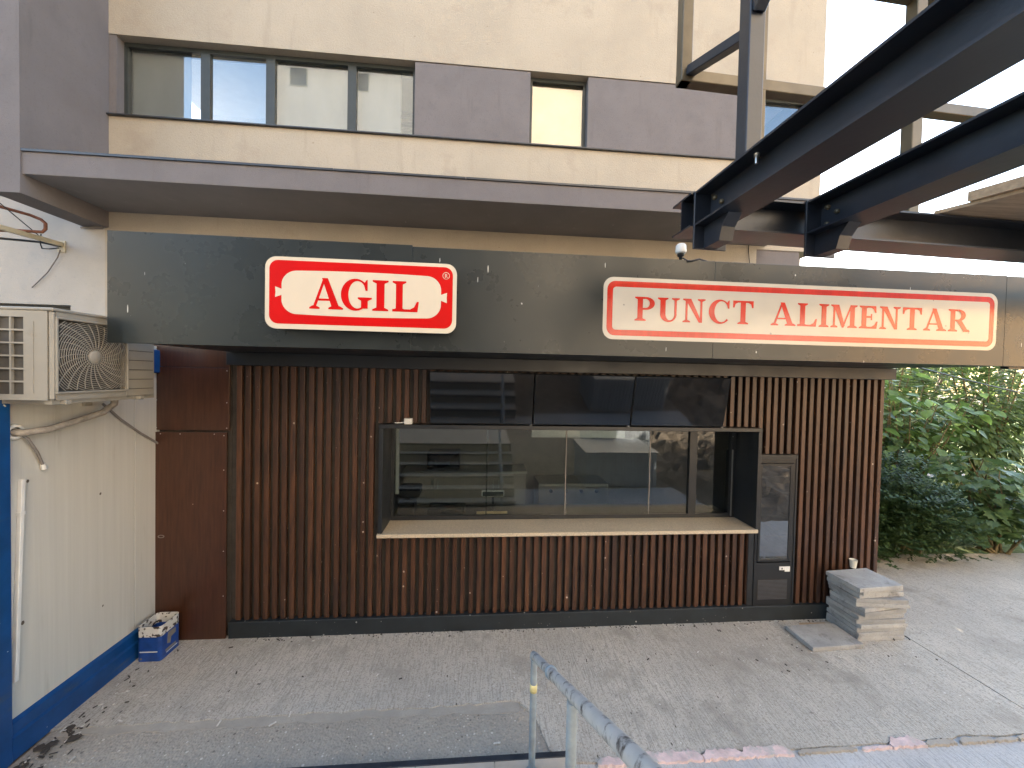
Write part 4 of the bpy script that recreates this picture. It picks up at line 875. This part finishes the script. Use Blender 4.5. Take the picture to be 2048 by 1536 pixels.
for (b, h, r), lb_ in zip((((13.2, 12.5, 0), 5.2, 2.1), ((17.5, 13.5, 0), 5.8, 2.4), ((22.5, 14.5, 0), 6.2, 2.6), ((28, 24, 0), 8.5, 3.6)), tl_): tree(b, h, r, lb_, 5000, 'trees behind the shrubs')
for k, (tx_, ty_, th_) in enumerate(((8.6, 19.5, 7.0), (11.4, 20, 7.2), (14.4, 20.5, 7.4), (17.6, 21, 7.4), (5.8, 19, 7.0))):  # row added behind the fascia to block direct sun on the ground
    root_ = thing('sun_block_tree', (tx_, ty_, 0), ['dense tree added to block the sun, second from the office wall', 'dense tree added to block the sun, third from the office wall', 'dense tree added to block the sun, fourth from the office wall', 'dense tree added to block the sun, farthest from the office wall', 'dense tree added to block the sun, closest to the office wall'][k], 'tree', 'added row of sun-blocking trees beyond the footpath')
    MB().tube([(tx_, ty_, 0), (tx_+.1, ty_, th_*.4), (tx_, ty_, th_*.85)], [.18, .13, .05], 8).build('trunk', M['bark'], root_); sp2 = []
    for q_ in range(3000):
        d_ = Vector((random.gauss(0, 1), random.gauss(0, 1), random.gauss(0, 1))).normalized(); f_ = random.random()**.4
        sp2.append((Vector((tx_+d_.x*1.9*f_, ty_+d_.y*1.5*f_, max(random.uniform(.1, 1), th_*.5+d_.z*th_*.5*f_))), leaf_rot(d_, .4), random.uniform(.25, .45)))
    joined('crown', 'privet', M['tree'], sp2, root_)
a, b = at(1838, 735, Y=4.2), at(2075, 793, Y=4.8)
mb = MB(); mb.tube([a+Vector((-.15, -.3, .06)), a, a.lerp(b, .5)+Vector((0, 0, -.012)), b, b+Vector((2.0, 1.0, -.35))], .009, 6)
tag(mb.build('slack_cable', M['bcable'], base=a), 'slack black cable hanging from the fascia in front of the shrubs', 'cable')

# ------------------------------------------------------------------ the yard behind the camera (seen in the glass)
def facing_block(name, x0, x1, y, h, m, label, cols, rows):
    r = thing(name, ((x0+x1)/2, y, 0), label, 'building'); B(x0, x1, y-10, y, 0, h).build('wall', m, r)
    for i in range(cols):
        for j in range(rows):
            if name == 'apartment_block' and i == 0 and j > 1: continue
            cx_ = x0+(i+.5)*(x1-x0)/cols; z = 2+j*(h-3)/rows; wn = B(cx_-.75, cx_+.75, y, y+.05, z, z+1.6).build('window', M['alu'], r); B(cx_-.66, cx_+.66, y+.051, y+.055, z+.08, z+1.52).build('pane', M['screen'], wn)
    B(x0-.1, x1+.1, y-10.1, y+.1, h+.001, h+.3).build('parapet', M['flash'], r)
facing_block('apartment_block', 2.5, 26, -20, 34, M['opp1'], 'tall cream apartment block across the yard, lit by low sun', 4, 5)
facing_block('workshop', 26.6, 56, -20, 12, M['opp3'], 'low cream workshop across the yard beside the apartment block', 6, 2)
facing_block('office_block', -19.0, 2.0, -20.5, 34, M['opp2'], 'tall grey office block across the yard', 4, 6)
facing_block('storage_block', -52, -27.5, -20, 16, M['opp1'], 'low pale block across the yard beyond the gap', 5, 3)
def metal_bin(x0, x1, y0, y1, h, label):
    r = thing('metal_bin', ((x0+x1)/2, (y0+y1)/2, 0), label, 'bin', 'metal bins in the yard'); mb = MB()
    n = int((x1-x0)/.09)
    for k in range(n): mb.box(x0+k*.09, x0+k*.09+.05, y1, y1+.02, .05, h)
    mb.box(x0, x1, y0, y1, 0, h); mb.build('body', M['corr'], r); MB().prism([(y0-.06, h), (y1+.06, h), (y1+.06, h+.02), (y0-.06, h+.16)], lambda u, v, t: (x0-.04+t, u, v), x1-x0+.08).build('lid', M['corr'], r)
metal_bin(2.9, 4.9, -1.9, -.6, .95, 'low ribbed metal bin beside the stairs'); metal_bin(3.6, 5.6, -3.9, -2.5, 1.4, 'taller ribbed metal bin behind the low one')
gv = []; nx, ny = 64, 66
for j in range(ny+1):
    for i in range(nx+1):
        x_, yy = 5.3+i*.24+random.uniform(-.07, .07), 1.25-j*.23+random.uniform(-.07, .07); t = min(1, i/7)*min(1, j/8)*min(1, (nx-i)/8)*min(1, (ny-j)/8)
        gv.append((x_, yy, -.02+t*(.80+.35*sin(i*.27)*cos(j*.21)+.12*sin(i*.9+j*.7)+random.uniform(-.14, .14))))
gf = [[j*(nx+1)+i, j*(nx+1)+i+1, (j+1)*(nx+1)+i+1, (j+1)*(nx+1)+i] for j in range(ny) for i in range(nx)]
tag(MB().add(gv, gf).build('earth_mound', M['dirt']), kind='structure')
for k, (px_, py_, pz_) in enumerate(((7.4, -5.6, 1.15), (7.3, -5.7, 1.31), (7.5, -5.5, 1.47))):
    r = thing('pallet', (px_, py_, pz_), ['bottom wooden pallet of the pile on the earth mound', 'middle wooden pallet of the pile on the earth mound', 'top wooden pallet of the pile on the earth mound'][k], 'pallet', 'pallets on the earth mound')
    for j in range(6): B(px_-.6, px_+.6, py_-.4+j*.145, py_-.3+j*.145, pz_+.11, pz_+.13).build('board', M['pallet'], r)
    for j in range(3): B(px_-.6, px_+.6, py_-.4+j*.36, py_-.32+j*.36, pz_, pz_+.109).build('bearer', M['pallet'], r)
